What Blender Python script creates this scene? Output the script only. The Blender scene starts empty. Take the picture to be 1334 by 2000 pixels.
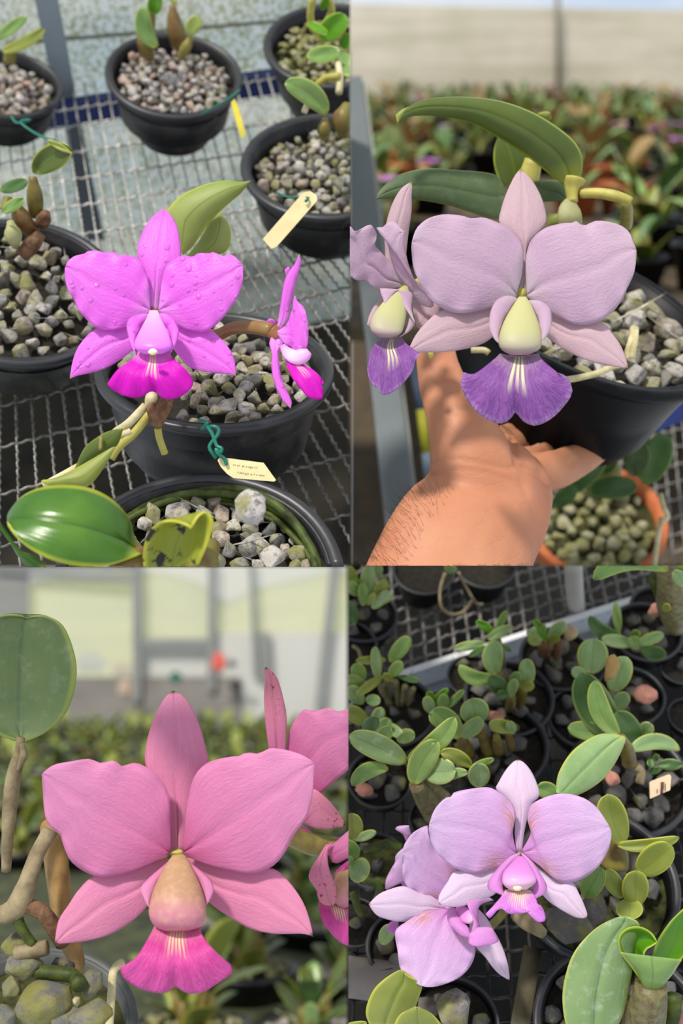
import bpy, bmesh, math, random
from mathutils import Vector as V, Matrix, noise as mnoise

# ---------------------------------------------------------------- camera, sky, sun, exposure
SC = bpy.context.scene
COL = SC.collection
rnd = random.Random(7)
FP = 2200.0                      # focal length in pixels of the 1334 x 2000 frame
PITCH = math.radians(22)
C0 = V((0, 0, 1.5))
CX = V((1, 0, 0)); CU = V((0, math.sin(PITCH), math.cos(PITCH))); CL = V((0, math.cos(PITCH), -math.sin(PITCH)))
cam = bpy.data.cameras.new('camera'); camo = bpy.data.objects.new('camera', cam); COL.objects.link(camo)
camo.location = C0; camo.rotation_euler = (math.pi / 2 - PITCH, 0, 0)
cam.sensor_fit = 'VERTICAL'; cam.sensor_height = 36; cam.lens = 36 * FP / 2000
cam.clip_start = .01; cam.clip_end = 300
cam.dof.use_dof = True; cam.dof.focus_distance = .62; cam.dof.aperture_fstop = cam.lens / 6.8
SC.camera = camo
SC.view_settings.view_transform = 'Standard'; SC.view_settings.look = 'None'
SC.view_settings.gamma = 1; SC.view_settings.exposure = 0.0
SC.view_settings.use_curve_mapping = False
SC.cycles.use_denoising = True
SC.cycles.max_bounces = 8; SC.cycles.transparent_max_bounces = 12

def lin(c): c /= 255.0; return c / 12.92 if c <= .04045 else ((c + .055) / 1.055) ** 2.4
def RGB(r, g, b, k=1.0): return (lin(r) * k, lin(g) * k, lin(b) * k, 1)

wd = bpy.data.worlds.new('sky'); SC.world = wd; wd.use_nodes = True
wn = wd.node_tree.nodes; wl = wd.node_tree.links
bg = wn['Background']
tc = wn.new('ShaderNodeTexCoord'); ns = wn.new('ShaderNodeTexNoise'); rp = wn.new('ShaderNodeValToRGB')
ns.inputs['Scale'].default_value = 3.2; ns.inputs['Detail'].default_value = 5
wl.new(tc.outputs['Generated'], ns.inputs['Vector']); wl.new(ns.outputs['Fac'], rp.inputs['Fac']); wl.new(rp.outputs['Color'], bg.inputs['Color'])
rp.color_ramp.elements[0].position = .40; rp.color_ramp.elements[0].color = (.62, .76, .95, 1)
rp.color_ramp.elements[1].position = .58; rp.color_ramp.elements[1].color = (1, 1, 1, 1)
bg.inputs['Strength'].default_value = .92

sun = bpy.data.lights.new('sun', 'SUN'); sun.energy = 3.5; sun.angle = math.radians(6); sun.color = (1, .95, .87)
suno = bpy.data.objects.new('sun', sun); COL.objects.link(suno)
SUNDIR = (CX * -.32 + CU * .74 - CL * .60).normalized()       # towards the sun
suno.rotation_euler = SUNDIR.to_track_quat('Z', 'Y').to_euler(); suno.location = C0 + SUNDIR * 5

# ---------------------------------------------------------------- geometry helpers
def P(x, y, d): return C0 + CX * ((x - 667) / FP * d) + CU * ((1000 - y) / FP * d) + CL * d
def Zm(x0, y0, s):
    return lambda pts: [(x0 + p[0] / s, y0 + p[1] / s) + tuple(p[2:]) for p in pts]

class Pan:
    """One of the four plots: its own upright direction U and bench plane h below the camera along U."""
    def __init__(s, tau, h, box):
        t = math.radians(tau)
        s.U = CU * math.cos(t) - CL * math.sin(t)
        s.F = CU * math.sin(t) + CL * math.cos(t)
        s.h = h; s.box = box
    def on(s, x, y, up=0.0):
        r = P(x, y, 1) - C0
        return C0 + r * (-(s.h - up) / s.U.dot(r))
    def depth(s, x, y, up=0.0): return (s.on(x, y, up) - C0).dot(CL)
    def rim(s, x, y, rx, k):
        r = P(x, y, 1) - C0
        return s.h / (-s.U.dot(r) + k * rx / FP)
    def M(s, loc, axis=None):
        u = (axis or s.U).normalized(); f = (s.F - u * s.F.dot(u)).normalized(); r = f.cross(u)
        m = Matrix((r, f, u)).transposed().to_4x4(); m.translation = loc
        return m
PAN = None
WM = {}; OP = {}
def use(p):
    global PAN
    PAN = p
def reg(o, m, margin=0):
    WM[o.name] = m; OP[o.name] = (PAN, margin)

def tag(o, label=None, cat=None, group=None, kind=None):
    if label: o['label'] = label
    if cat: o['category'] = cat
    if group: o['group'] = group
    if kind: o['kind'] = kind
    return o
def thing(name, label, cat, loc, group=None, axis=None):
    o = bpy.data.objects.new(name, None); COL.objects.link(o)
    o.empty_display_size = .01
    m = PAN.M(loc, axis); o.matrix_world = m; reg(o, m)
    return tag(o, label, cat, group)
def mk(name, verts, faces, mat, parent=None, uv=None, smooth=True, margin=0, loc=None):
    """verts in world space; linked as ONE mesh object"""
    if parent is not None: m = WM[parent.name]
    else:
        c = loc
        if c is None:
            c = V((0, 0, 0))
            for v in verts: c += v
            c /= len(verts)
        m = PAN.M(c)
    mi = m.inverted()
    me = bpy.data.meshes.new(name)
    me.from_pydata([mi @ v for v in verts], [], faces)
    if uv:
        l = me.uv_layers.new(name='UVMap')
        for lp in me.loops: l.data[lp.index].uv = uv[lp.vertex_index]
    if smooth: me.polygons.foreach_set('use_smooth', [True] * len(me.polygons))
    me.update()
    if mat: me.materials.append(mat)
    o = bpy.data.objects.new(name, me); COL.objects.link(o)
    if parent is not None: o.parent = parent
    else: o.matrix_world = m
    reg(o, m, margin)
    return o

def dens(pts, k=8):
    if len(pts) < 3: return [tuple(p) for p in pts]
    out = []
    n = len(pts)
    for i in range(n - 1):
        p0 = pts[max(i - 1, 0)]; p1 = pts[i]; p2 = pts[i + 1]; p3 = pts[min(i + 2, n - 1)]
        for j in range(k):
            t = j / k; t2 = t * t; t3 = t2 * t
            out.append(tuple(.5 * (2 * b + (c - a) * t + (2 * a - 5 * b + 4 * c - d) * t2 + (3 * b - a - 3 * c + d) * t3) for a, b, c, d in zip(p0, p1, p2, p3)))
    out.append(tuple(pts[-1]))
    return out
def res(pts, n, k=8):
    q = dens(pts, k)
    L = [0]
    for a, b in zip(q, q[1:]): L.append(L[-1] + math.sqrt(sum((x - y) ** 2 for x, y in zip(a[:2 if len(a) < 3 else 3], b[:2 if len(a) < 3 else 3]))))
    out = []; j = 0
    for i in range(n):
        s = L[-1] * i / (n - 1)
        while j < len(L) - 2 and L[j + 1] < s: j += 1
        t = (s - L[j]) / max(L[j + 1] - L[j], 1e-9); t = min(max(t, 0), 1)
        out.append(tuple(a + (b - a) * t for a, b in zip(q[j], q[j + 1])))
    return out

def grid(name, G, thick, mat, parent, margin=0, loc=None):
    """a curved sheet with real thickness from a grid of world points"""
    nu = len(G); nv = len(G[0])
    nor = [[V((0, 0, 0)) for _ in range(nv)] for _ in range(nu)]
    for i in range(nu - 1):
        for j in range(nv - 1):
            n = (G[i + 1][j + 1] - G[i][j]).cross(G[i][j + 1] - G[i + 1][j])
            for a, b in ((i, j), (i + 1, j), (i, j + 1), (i + 1, j + 1)): nor[a][b] += n
    tot = sum(((nor[i][j].dot(C0 - G[i][j])) for i in range(nu) for j in range(nv)))
    sg = 1 if tot > 0 else -1
    vs = []; uv = []; idx = lambda i, j: i * nv + j
    for side in (0, 1):
        for i in range(nu):
            for j in range(nv):
                n = nor[i][j]; n = n.normalized() if n.length > 1e-14 else -CL * sg
                e = min(1, min(j, nv - 1 - j) / 1.5, (min(i, nu - 1 - i)) / 1.5) * .8 + .2
                vs.append(G[i][j] + n * sg * thick * e * (.5 if side == 0 else -.5))
                uv.append((i / (nu - 1), j / (nv - 1)))
    N = nu * nv; fs = []
    for i in range(nu - 1):
        for j in range(nv - 1):
            f = (idx(i, j), idx(i + 1, j), idx(i + 1, j + 1), idx(i, j + 1))
            if sg < 0: f = f[::-1]
            fs.append(f[::-1] if True else f); fs.append(tuple(N + k for k in f))
    def wall(a, b):
        fs.append((a, b, N + b, N + a) if sg > 0 else (b, a, N + a, N + b))
    for i in range(nu - 1):
        wall(idx(i, 0), idx(i + 1, 0)); wall(idx(i + 1, nv - 1), idx(i, nv - 1))
    for j in range(nv - 1):
        wall(idx(0, j + 1), idx(0, j)); wall(idx(nu - 1, j), idx(nu - 1, j + 1))
    o = mk(name, vs, fs, mat, parent, uv, True, margin, loc)
    bm = bmesh.new(); bm.from_mesh(o.data)
    bmesh.ops.recalc_face_normals(bm, faces=bm.faces); bm.to_mesh(o.data); bm.free()
    return o

def petal(name, left, right, d0, d1, mat, parent, dome=.004, groove=.001, ruf=.0012, fr=7, ph=0, nu=34, nv=21, thick=.0007, cup=0.0, curl=0.0, arch=0.0, vein=0.0, tilt=0.0):
    """petal or leaf from its two edges (base to tip); d0, d1 depth of base and tip; dome lifts the middle to the viewer, cup lifts the edges"""
    L = res(left, nu); R = res(right, nu)
    G = []
    for i in range(nu):
        u = i / (nu - 1); row = []
        for j in range(nv):
            v = j / (nv - 1)
            x = L[i][0] + (R[i][0] - L[i][0]) * v; y = L[i][1] + (R[i][1] - L[i][1]) * v
            e = abs(2 * v - 1)
            z = dome * (1 - e * e) * math.sin(math.pi * min(1, u * .95 + .03)) + cup * e ** 1.6 * math.sin(math.pi * min(1, u * .9 + .05)) - groove * math.exp(-(e / .1) ** 2) * (1 - u * .6)
            z += ruf * (e ** 4 * math.sin(u * fr * 2 * math.pi + ph + (2 if v > .5 else 0)) * min(1, u * 2.5) * (.3 + .7 * min(1, (1 - u) * 8)) + .35 * e * e * math.sin(u * fr * 1.3 * math.pi + ph * 2 + v * 5))
            z += curl * max(0, u - .7) ** 2 * 11 + arch * math.sin(math.pi * u) + tilt * (v - .5)
            if vein: z += vein * math.sin(v * 46 + 3 * math.sin(u * 5)) * math.sin(math.pi * u) * (1 - e * .3)
            row.append(P(x, y, d0 + (d1 - d0) * u - z))
        G.append(row)
    return grid(name, G, thick, mat, parent)

def fan(name, rows, ds, mat, parent, ruf=.001, fr=6, ph=0, nu=24, nv=33, thick=.0007, split=.0015, dome=.003, vein=.0004):
    """a lip: rows are cross lines from the neck outwards (left to right), ds their depths"""
    RR = [res(r, nv) for r in rows]
    colsG = []
    for j in range(nv):
        colsG.append(res([RR[i][j] + (ds[i] * 1000,) for i in range(len(rows))], nu))
    G = []
    for i in range(nu):
        u = i / (nu - 1); row = []
        for j in range(nv):
            v = j / (nv - 1); x, y, d = colsG[j][i]; e = abs(2 * v - 1)
            z = ruf * u ** 2.5 * math.sin(v * fr * 2 * math.pi + ph) + dome * (1 - e * e) * math.sin(math.pi * u * .8) - split * math.exp(-(e / .08) ** 2) * u + vein * math.sin(v * 90 + 2 * math.sin(u * 6)) * math.sin(math.pi * u)
            row.append(P(x, y, d / 1000 - z))
        G.append(row)
    return grid(name, G, thick, mat, parent)

def bodyverts(prof, bulge=.8, n=18, m=20, back=None):
    """closed rounded body; prof = (x, y, halfwidth px, depth)"""
    q = res(prof, n)
    vs = []; uv = []; fs = []
    for i in range(n):
        a = q[max(i - 1, 0)]; b = q[min(i + 1, n - 1)]
        tx, ty = b[0] - a[0], b[1] - a[1]; l = math.hypot(tx, ty) or 1; px, py = -ty / l, tx / l
        x, y, w, d = q[i]
        for k in range(m):
            t = 2 * math.pi * k / m; s = math.sin(t)
            vs.append(P(x + px * w * math.cos(t), y + py * w * math.cos(t), d - s * w / FP * d * (bulge if s > 0 else (back if back is not None else bulge))))
            uv.append((i / (n - 1), k / m))
    for i in range(n - 1):
        for k in range(m):
            fs.append((i * m + k, i * m + (k + 1) % m, (i + 1) * m + (k + 1) % m, (i + 1) * m + k))
    fs.append(tuple(range(m))[::-1]); fs.append(tuple((n - 1) * m + k for k in range(m)))
    return vs, fs, uv
def body(name, prof, mat, parent, bulge=.8, n=20, m=24, back=None):
    vs, fs, uv = bodyverts(prof, bulge, n, m, back)
    o = mk(name, vs, fs, mat, parent, uv)
    bm = bmesh.new(); bm.from_mesh(o.data); bmesh.ops.recalc_face_normals(bm, faces=bm.faces); bm.to_mesh(o.data); bm.free()
    return o

def tubeverts(pts, rad, seg=8):
    n = len(pts); rad = rad if isinstance(rad, (list, tuple)) else [rad] * n
    if len(rad) != n:
        q = dens([(i, r) for i, r in enumerate(rad)], 10) if len(rad) > 2 else [(i / 10, rad[0] + (rad[-1] - rad[0]) * i / 10) for i in range(11)]
        rad = [q[min(len(q) - 1, round(i / (n - 1) * (len(q) - 1)))][1] for i in range(n)]
    t0 = (pts[1] - pts[0]).normalized(); a = t0.orthogonal().normalized()
    vs = []; uv = []; fs = []
    for i in range(n):
        t = (pts[min(i + 1, n - 1)] - pts[max(i - 1, 0)]).normalized()
        a = (a - t * a.dot(t)).normalized(); b = t.cross(a)
        for k in range(seg):
            c = 2 * math.pi * k / seg
            vs.append(pts[i] + (a * math.cos(c) + b * math.sin(c)) * rad[i]); uv.append((i / (n - 1), k / seg))
    for i in range(n - 1):
        for k in range(seg): fs.append((i * seg + k, i * seg + (k + 1) % seg, (i + 1) * seg + (k + 1) % seg, (i + 1) * seg + k))
    fs.append(tuple(range(seg))[::-1]); fs.append(tuple((n - 1) * seg + k for k in range(seg)))
    return vs, fs, uv
def tube(name, pts, rad, mat, parent, seg=8, margin=0):
    return mk(name, *tubeverts(pts, rad, seg)[:2], mat, parent, tubeverts(pts, rad, seg)[2], True, margin)
def tpx(name, q, rad, mat, parent, n=20, seg=8, margin=0):
    """tube through (x, y, depth) pixel points; rad in metres or list"""
    r = res([(a[0], a[1], a[2] * 1500) for a in q], n)
    return tube(name, [P(a, b, c / 1500) for a, b, c in r], rad, mat, parent, seg, margin)
class MB:
    def __init__(s): s.v = []; s.f = []; s.u = []
    def add(s, vs, fs, uv=None):
        o = len(s.v); s.v += vs; s.f += [tuple(o + i for i in f) for f in fs]; s.u += uv or [(0, 0)] * len(vs)
    def done(s, name, mat, parent=None, smooth=True, margin=0, loc=None): return mk(name, s.v, s.f, mat, parent, s.u, smooth, margin, loc)
def quadbox(a, b, c, d, off):
    """a slab: four world corners and a thickness vector"""
    vs = [a, b, c, d, a + off, b + off, c + off, d + off]
    return vs, [(0, 1, 2, 3), (7, 6, 5, 4), (0, 4, 5, 1), (1, 5, 6, 2), (2, 6, 7, 3), (3, 7, 4, 0)], [(0, 0), (1, 0), (1, 1), (0, 1)] * 2
def slab(name, a, b, c, d, off, mat, parent=None, margin=0):
    vs, fs, uv = quadbox(a, b, c, d, off)
    return mk(name, vs, fs, mat, parent, uv, False, margin)
def lathe(name, prof, m, mat, parent, seg=56, wob=0):
    vs = []; fs = []; n = len(prof)
    for r, z in prof:
        for k in range(seg):
            t = 2 * math.pi * k / seg; rr = r * (1 + wob * math.sin(t * 2 + 1) + wob * .6 * math.sin(t * 3))
            vs.append(m @ V((rr * math.cos(t), rr * math.sin(t), z)))
    for i in range(n - 1):
        for k in range(seg): fs.append((i * seg + k, i * seg + (k + 1) % seg, (i + 1) * seg + (k + 1) % seg, (i + 1) * seg + k))
    o = mk(name, vs, fs, mat, parent)
    bm = bmesh.new(); bm.from_mesh(o.data); bmesh.ops.remove_doubles(bm, verts=bm.verts, dist=1e-6); bmesh.ops.recalc_face_normals(bm, faces=bm.faces); bm.to_mesh(o.data); bm.free()
    o.data.polygons.foreach_set('use_smooth', [True] * len(o.data.polygons))
    return o
def leafpx(name, b, t, w, d0, d1, mat, parent, bow=0, fold=.25, arch=0, wr=None, nu=18, nv=9, thick=.0011, pa=.55, pb=.5, curl=0, droop=0):
    """leaf from base pixel to tip pixel, w = full width in px"""
    dx, dy = t[0] - b[0], t[1] - b[1]; l = math.hypot(dx, dy) or 1; px, py = -dy / l, dx / l
    wl = w / 2; wr = wl if wr is None else wr / 2
    pk = (pa / (pa + pb)) ** pa * (pb / (pa + pb)) ** pb
    Lr = []; Rr = []; G = []
    for i in range(nu):
        u = i / (nu - 1); uu = .002 + .996 * u
        s = uu ** pa * (1 - uu) ** pb / pk
        s = max(s, .12 * (1 - u) ** 3)
        cx = b[0] + dx * u + px * bow * 4 * u * (1 - u); cy = b[1] + dy * u + py * bow * 4 * u * (1 - u)
        tx, ty = dx + px * bow * 4 * (1 - 2 * u), dy + py * bow * 4 * (1 - 2 * u); tl = math.hypot(tx, ty); qx, qy = -ty / tl, tx / tl
        row = []
        d = d0 + (d1 - d0) * u
        for j in range(nv):
            v = 2 * j / (nv - 1) - 1; o = v * s * (wl if v < 0 else wr)
            z = fold * abs(v) ** 1.3 * s * w / 2 / FP * d + arch * math.sin(math.pi * u) + curl * max(0, u - .6) ** 2 + .0004 * math.sin(7 * u + 3 * v + b[0])
            row.append(P(cx + qx * o, cy + qy * o + droop * u * u, d - z))
        G.append(row)
    return grid(name, G, thick, mat, parent)
# ---------------------------------------------------------------- materials
class NT:
    def __init__(s, name):
        s.m = bpy.data.materials.new(name); s.m.use_nodes = True; s.t = s.m.node_tree
        s.b = s.t.nodes['Principled BSDF']; s.o = s.t.nodes['Material Output']
    def n(s, ty, **kw):
        x = s.t.nodes.new('ShaderNode' + ty)
        for k, v in kw.items():
            if k.startswith('_'): setattr(x, k[1:], v)
            else: s.set(x.inputs[k.replace('__', ' ')], v)
        return x
    def set(s, i, v):
        if hasattr(v, 'is_output'): s.t.links.new(v, i)
        else: i.default_value = v
    def math(s, op, a, b=0.0, clamp=False):
        x = s.t.nodes.new('ShaderNodeMath'); x.operation = op; x.use_clamp = clamp
        s.set(x.inputs[0], a); s.set(x.inputs[1], b); return x.outputs[0]
    def mix(s, f, a, b, mode='MIX'):
        x = s.t.nodes.new('ShaderNodeMix'); x.data_type = 'RGBA'; x.blend_type = mode
        s.set(x.inputs['Factor'], f); s.set(x.inputs['A'], a); s.set(x.inputs['B'], b)
        return x.outputs['Result']
    def ramp(s, f, st):
        x = s.t.nodes.new('ShaderNodeValToRGB'); s.set(x.inputs[0], f); e = x.color_ramp.elements
        while len(e) < len(st): e.new(.5)
        for k, (p, c) in enumerate(st): e[k].position = p; e[k].color = c if len(c) == 4 else (*c, 1)
        return x.outputs[0]
    def uv(s):
        x = s.n('UVMap', _uv_map='UVMap'); y = s.n('SeparateXYZ', Vector=x.outputs[0]); s.uvv = x.outputs[0]
        return y.outputs[0], y.outputs[1]
    def obj(s): return s.n('TexCoord').outputs['Object']
    def noise(s, vec, scale, detail=3, rough=.5, dist=0): return s.n('TexNoise', Vector=vec, Scale=scale, Detail=detail, Roughness=rough, Distortion=dist).outputs['Fac']
    def comb(s, x, y, z=0.0): return s.n('CombineXYZ', X=x, Y=y, Z=z).outputs[0]
    def bump(s, h, st, dist=.001, prev=None):
        x = s.n('Bump', Height=h, Strength=st, Distance=dist)
        if prev: s.set(x.inputs['Normal'], prev)
        return x.outputs[0]
    def fin(s, col, rough, normal=None, trans=0.0, spec=.4, tcol=None):
        s.set(s.b.inputs['Base Color'], col); s.set(s.b.inputs['Roughness'], rough); s.b.inputs['Specular IOR Level'].default_value = spec
        if normal: s.set(s.b.inputs['Normal'], normal)
        if trans:
            t = s.n('BsdfTranslucent', Color=tcol if tcol is not None else col)
            if normal: s.set(t.inputs['Normal'], normal)
            x = s.n('MixShader', Fac=trans); s.t.links.new(s.b.outputs[0], x.inputs[1]); s.t.links.new(t.outputs[0], x.inputs[2])
            s.t.links.new(x.outputs[0], s.o.inputs['Surface'])
        return s.m

def m_petal(name, c0, c1, c2, vein, vs=.35, rough=.5, drops=False, tip=None, stain=None, spots=None):
    s = NT(name); u, v = s.uv()
    base = s.ramp(u, [(0, c0), (.3, c1), (1, c2)])
    vf = s.math('SUBTRACT', v, .5)
    # veins fan out from the base: finer across, long along
    n1 = s.noise(s.comb(s.math('MULTIPLY', u, 2.2), s.math('MULTIPLY', v, 26), 0), 1.0, 3, .55, .35)
    line = s.ramp(n1, [(.40, (0, 0, 0)), (.5, (1, 1, 1)), (.60, (0, 0, 0))])
    base = s.mix(s.math('MULTIPLY', line, vs), base, vein)
    mid = s.math('SUBTRACT', 1.0, s.math('DIVIDE', s.math('ABSOLUTE', vf), .045), True)
    mid = s.math('MULTIPLY', mid, s.math('SUBTRACT', .75, u, True))
    base = s.mix(s.math('MULTIPLY', mid, vs * 1.6, True), base, vein)
    ob = s.obj()
    n2 = s.noise(ob, 900, 2); base = s.mix(s.math('MULTIPLY', s.math('SUBTRACT', n2, .3, True), .25), base, (1, 1, 1, 1), 'SOFT_LIGHT')
    n3 = s.noise(ob, 45, 2); base = s.mix(s.math('MULTIPLY', n3, .14), base, vein)
    cr = s.noise(s.comb(s.math('MULTIPLY', u, 26), s.math('MULTIPLY', v, 34), s.math('MULTIPLY', n3, 3.0)), 1, 2, .5, .8)
    if tip is not None: base = s.mix(s.ramp(u, [(.955, (0, 0, 0)), (.985, (1, 1, 1))]), base, tip)
    if stain is not None:
        sf = s.math('MULTIPLY', s.ramp(s.noise(s.comb(s.math('MULTIPLY', u, 3), s.math('MULTIPLY', v, 14)), 3, 4), [(.47, (0, 0, 0)), (.56, (1, 1, 1))]), s.ramp(u, [(.10, (0, 0, 0)), (.17, (1, 1, 1)), (.30, (1, 1, 1)), (.4, (0, 0, 0))]))
        sf = s.math('MULTIPLY', sf, s.ramp(s.math('ABSOLUTE', vf), [(.18, (0, 0, 0)), (.3, (1, 1, 1))]))
        base = s.mix(s.math('MULTIPLY', sf, .8), base, stain)
    if spots is not None:
        sf = s.ramp(s.noise(ob, 420, 2), [(.62, (0, 0, 0)), (.68, (1, 1, 1))])
        base = s.mix(s.math('MULTIPLY', sf, s.ramp(u, [(.3, (0, 0, 0)), (.8, (1, 1, 1))])), base, spots)
    nor = s.bump(n1, .2, .0010); nor = s.bump(cr, .32, .0012, nor); nor = s.bump(n2, .25, .0003, nor)
    rg = rough
    if drops:
        vo = s.n('TexVoronoi', Vector=ob, Scale=230.0); vo.inputs['Randomness'].default_value = 1
        keep = s.math('GREATER_THAN', s.n('SeparateColor', Color=vo.outputs['Color']).outputs[0], .5)
        size = s.math('MULTIPLY', s.n('SeparateColor', Color=vo.outputs['Color']).outputs[1], .32)
        h = s.math('MULTIPLY', s.math('SUBTRACT', s.math('ADD', size, .12), vo.outputs['Distance'], True), keep)
        nor = s.bump(s.math('POWER', h, .5), .9, .0013, nor)
        rg = s.math('SUBTRACT', rough, s.math('MULTIPLY', s.math('GREATER_THAN', h, .001), rough - .06))
    return s.fin(base, rg, nor, .28, .35)

def m_lip(name, neck, mid, edge, vein, stripe, sw=.16, su=.5, freq=60, vs=.55, rim=None):
    s = NT(name); u, v = s.uv()
    base = s.ramp(u, [(0, neck), (.32, mid), (.9, edge), (1, rim or edge)])
    n1 = s.noise(s.comb(s.math('MULTIPLY', u, 4), s.math('MULTIPLY', v, 38)), 1, 3, .6, .6)
    line = s.ramp(n1, [(.42, (0, 0, 0)), (.5, (1, 1, 1)), (.58, (0, 0, 0))])
    base = s.mix(s.math('MULTIPLY', line, vs), base, vein)
    a = s.math('ABSOLUTE', s.math('SUBTRACT', v, .5))
    m1 = s.math('MULTIPLY', s.ramp(s.math('DIVIDE', a, sw), [(.55, (1, 1, 1)), (1, (0, 0, 0))]), s.ramp(s.math('DIVIDE', u, su), [(.45, (1, 1, 1)), (1, (0, 0, 0))]))
    st = s.math('MULTIPLY', m1, s.ramp(s.math('ADD', s.math('MULTIPLY', s.math('COSINE', s.math('MULTIPLY', s.math('SUBTRACT', v, .5), freq)), .5), .5), [(.25, (.12, .12, .12)), (.55, (1, 1, 1))]))
    base = s.mix(st, base, stripe)
    ob = s.obj(); n2 = s.noise(ob, 500, 3)
    nor = s.bump(n1, .5, .0012); nor = s.bump(n2, .25, .0004, nor)
    return s.fin(base, .5, nor, .22, .35)

def m_grad(name, stops, rough=.5, trans=.15, nz=None):
    s = NT(name); u, v = s.uv(); base = s.ramp(u, stops)
    ob = s.obj(); n = s.noise(ob, 260, 3)
    if nz is not None: base = s.mix(s.math('MULTIPLY', s.ramp(n, [(.45, (0, 0, 0)), (.7, (1, 1, 1))]), .5), base, nz)
    return s.fin(base, rough, s.bump(n, .15, .0006), trans, .35)

def m_leaf(name, c1, c2, rimc, midc, rough=.36, trans=.16, spots=0, rimw=.09, dust=0.0, mids=.6):
    s = NT(name); u, v = s.uv(); ob = s.obj()
    n = s.noise(ob, 38, 4); n2 = s.noise(s.comb(s.math('MULTIPLY', u, 2), s.math('MULTIPLY', v, 30)), 1, 3, .5, .3)
    base = s.mix(s.ramp(n, [(.3, (0, 0, 0)), (.7, (1, 1, 1))]), c1, c2)
    base = s.mix(s.math('MULTIPLY', n2, .25), base, c2)
    e = s.math('ABSOLUTE', s.math('SUBTRACT', s.math('MULTIPLY', v, 2), 1))
    base = s.mix(s.ramp(e, [(1 - rimw * 1.6, (0, 0, 0)), (1 - rimw * .4, (1, 1, 1))]), base, rimc)
    base = s.mix(s.math('MULTIPLY', s.math('SUBTRACT', 1.0, s.math('DIVIDE', e, .07), True), mids), base, midc)
    base = s.mix(s.ramp(u, [(0, (.8, .8, .8)), (.14, (0, 0, 0))]), base, rimc)
    if dust:
        d = s.ramp(s.noise(ob, 120, 5, .65), [(.52, (0, 0, 0)), (.72, (1, 1, 1))])
        base = s.mix(s.math('MULTIPLY', d, dust), base, (.72, .78, .66, 1))
    if spots:
        sp = s.ramp(s.noise(ob, 95, 4, .6), [(.66 - spots * .1, (0, 0, 0)), (.70 - spots * .1, (1, 1, 1))])
        base = s.mix(sp, base, (.022, .012, .006, 1))
    nor = s.bump(n2, .18, .0012); nor = s.bump(s.noise(ob, 700, 2), .08, .0003, nor)
    return s.fin(base, s.math('ADD', rough - .08, s.math('MULTIPLY', n, .16)), nor, trans, .5)

def m_stone(name, tints, moss=.25, dark=1.0):
    s = NT(name); ob = s.obj()
    r = s.math('FRACT', s.math('ADD', s.n('ObjectInfo').outputs['Random'], s.n('NewGeometry').outputs['Random Per Island']))
    off = s.n('VectorMath', _operation='ADD'); s.set(off.inputs[0], ob); s.set(off.inputs[1], s.comb(s.math('MULTIPLY', r, 37.0), r, 0.0)); vec = off.outputs[0]
    base = s.ramp(r, [(i / (len(tints) - 1), t) for i, t in enumerate(tints)])
    n1 = s.noise(vec, 420, 4, .65); n2 = s.noise(vec, 150, 5, .6)
    base = s.mix(s.ramp(n1, [(.38, (.8, .8, .8)), (.52, (0, 0, 0))]), base, (.10, .10, .10, 1))
    base = s.mix(s.ramp(n2, [(.5, (0, 0, 0)), (.66, (.75, .75, .75))]), base, (.55 * dark, .52 * dark, .48 * dark, 1))
    n3 = s.noise(vec, 75, 4, .6)
    base = s.mix(s.math('MULTIPLY', s.ramp(n3, [(.56 - moss * .3, (0, 0, 0)), (.70 - moss * .2, (1, 1, 1))]), .8), base, (.20, .19, .035, 1))
    nor = s.bump(n2, .6, .0018); nor = s.bump(n1, .35, .0006, nor)
    return s.fin(base, .8, nor, 0, .25)

def m_plain(name, col, rough=.5, nscale=60, namt=.25, col2=None, bump=.2, spec=.4, metal=0, lo=.35, hi=.7, trans=0):
    s = NT(name); ob = s.obj(); n = s.noise(ob, nscale, 5, .6)
    c2 = col2 or tuple(x * .6 for x in col[:3]) + (1,)
    base = s.mix(s.math('MULTIPLY', s.ramp(n, [(lo, (0, 0, 0)), (hi, (1, 1, 1))]), namt if col2 is None else 1.0), col, c2)
    s.b.inputs['Metallic'].default_value = metal
    return s.fin(base, rough, s.bump(n, bump, .001), trans, spec)

# petals: magenta (plot one), lilac (two), pink (three), pale orchid (four)
MA = m_petal('magenta_petal', RGB(252, 176, 250), RGB(246, 118, 240), RGB(250, 146, 246), RGB(224, 70, 214), .3, .38, True)
MA_s = m_petal('magenta_sepal', RGB(250, 180, 248), RGB(246, 128, 242), RGB(246, 126, 242), RGB(224, 76, 214), .26, .4, True, RGB(190, 180, 70))
MA_l = m_lip('magenta_lip', RGB(252, 200, 252), RGB(232, 10, 206), RGB(226, 6, 200), RGB(190, 0, 160), RGB(255, 246, 190), .13, .62, 95, .4)
MA_c = m_grad('magenta_column', [(0, RGB(250, 190, 245)), (.3, RGB(244, 160, 246)), (.8, RGB(232, 120, 240)), (1, RGB(238, 160, 244))], .35)
MA_w = m_grad('cream_anther', [(0, RGB(255, 250, 215)), (1, RGB(252, 244, 190))])
LI = m_petal('lilac_petal', RGB(216, 198, 202), RGB(206, 172, 196), RGB(216, 188, 204), RGB(184, 146, 180), .15, .55)
LI_s = m_petal('lilac_sepal', RGB(208, 196, 178), RGB(212, 180, 188), RGB(214, 184, 190), RGB(194, 152, 168), .2, .55, False, RGB(150, 150, 60))
LI_l = m_lip('purple_lip', RGB(196, 170, 190), RGB(148, 90, 164), RGB(158, 98, 176), RGB(104, 48, 128), RGB(240, 236, 190), .15, .62, 80, .6, RGB(196, 150, 206))
LI_c = m_grad('pale_green_hood', [(0, RGB(202, 198, 138)), (.55, RGB(196, 194, 138)), (.78, RGB(190, 178, 156)), (1, RGB(176, 132, 156))], .5)
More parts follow.
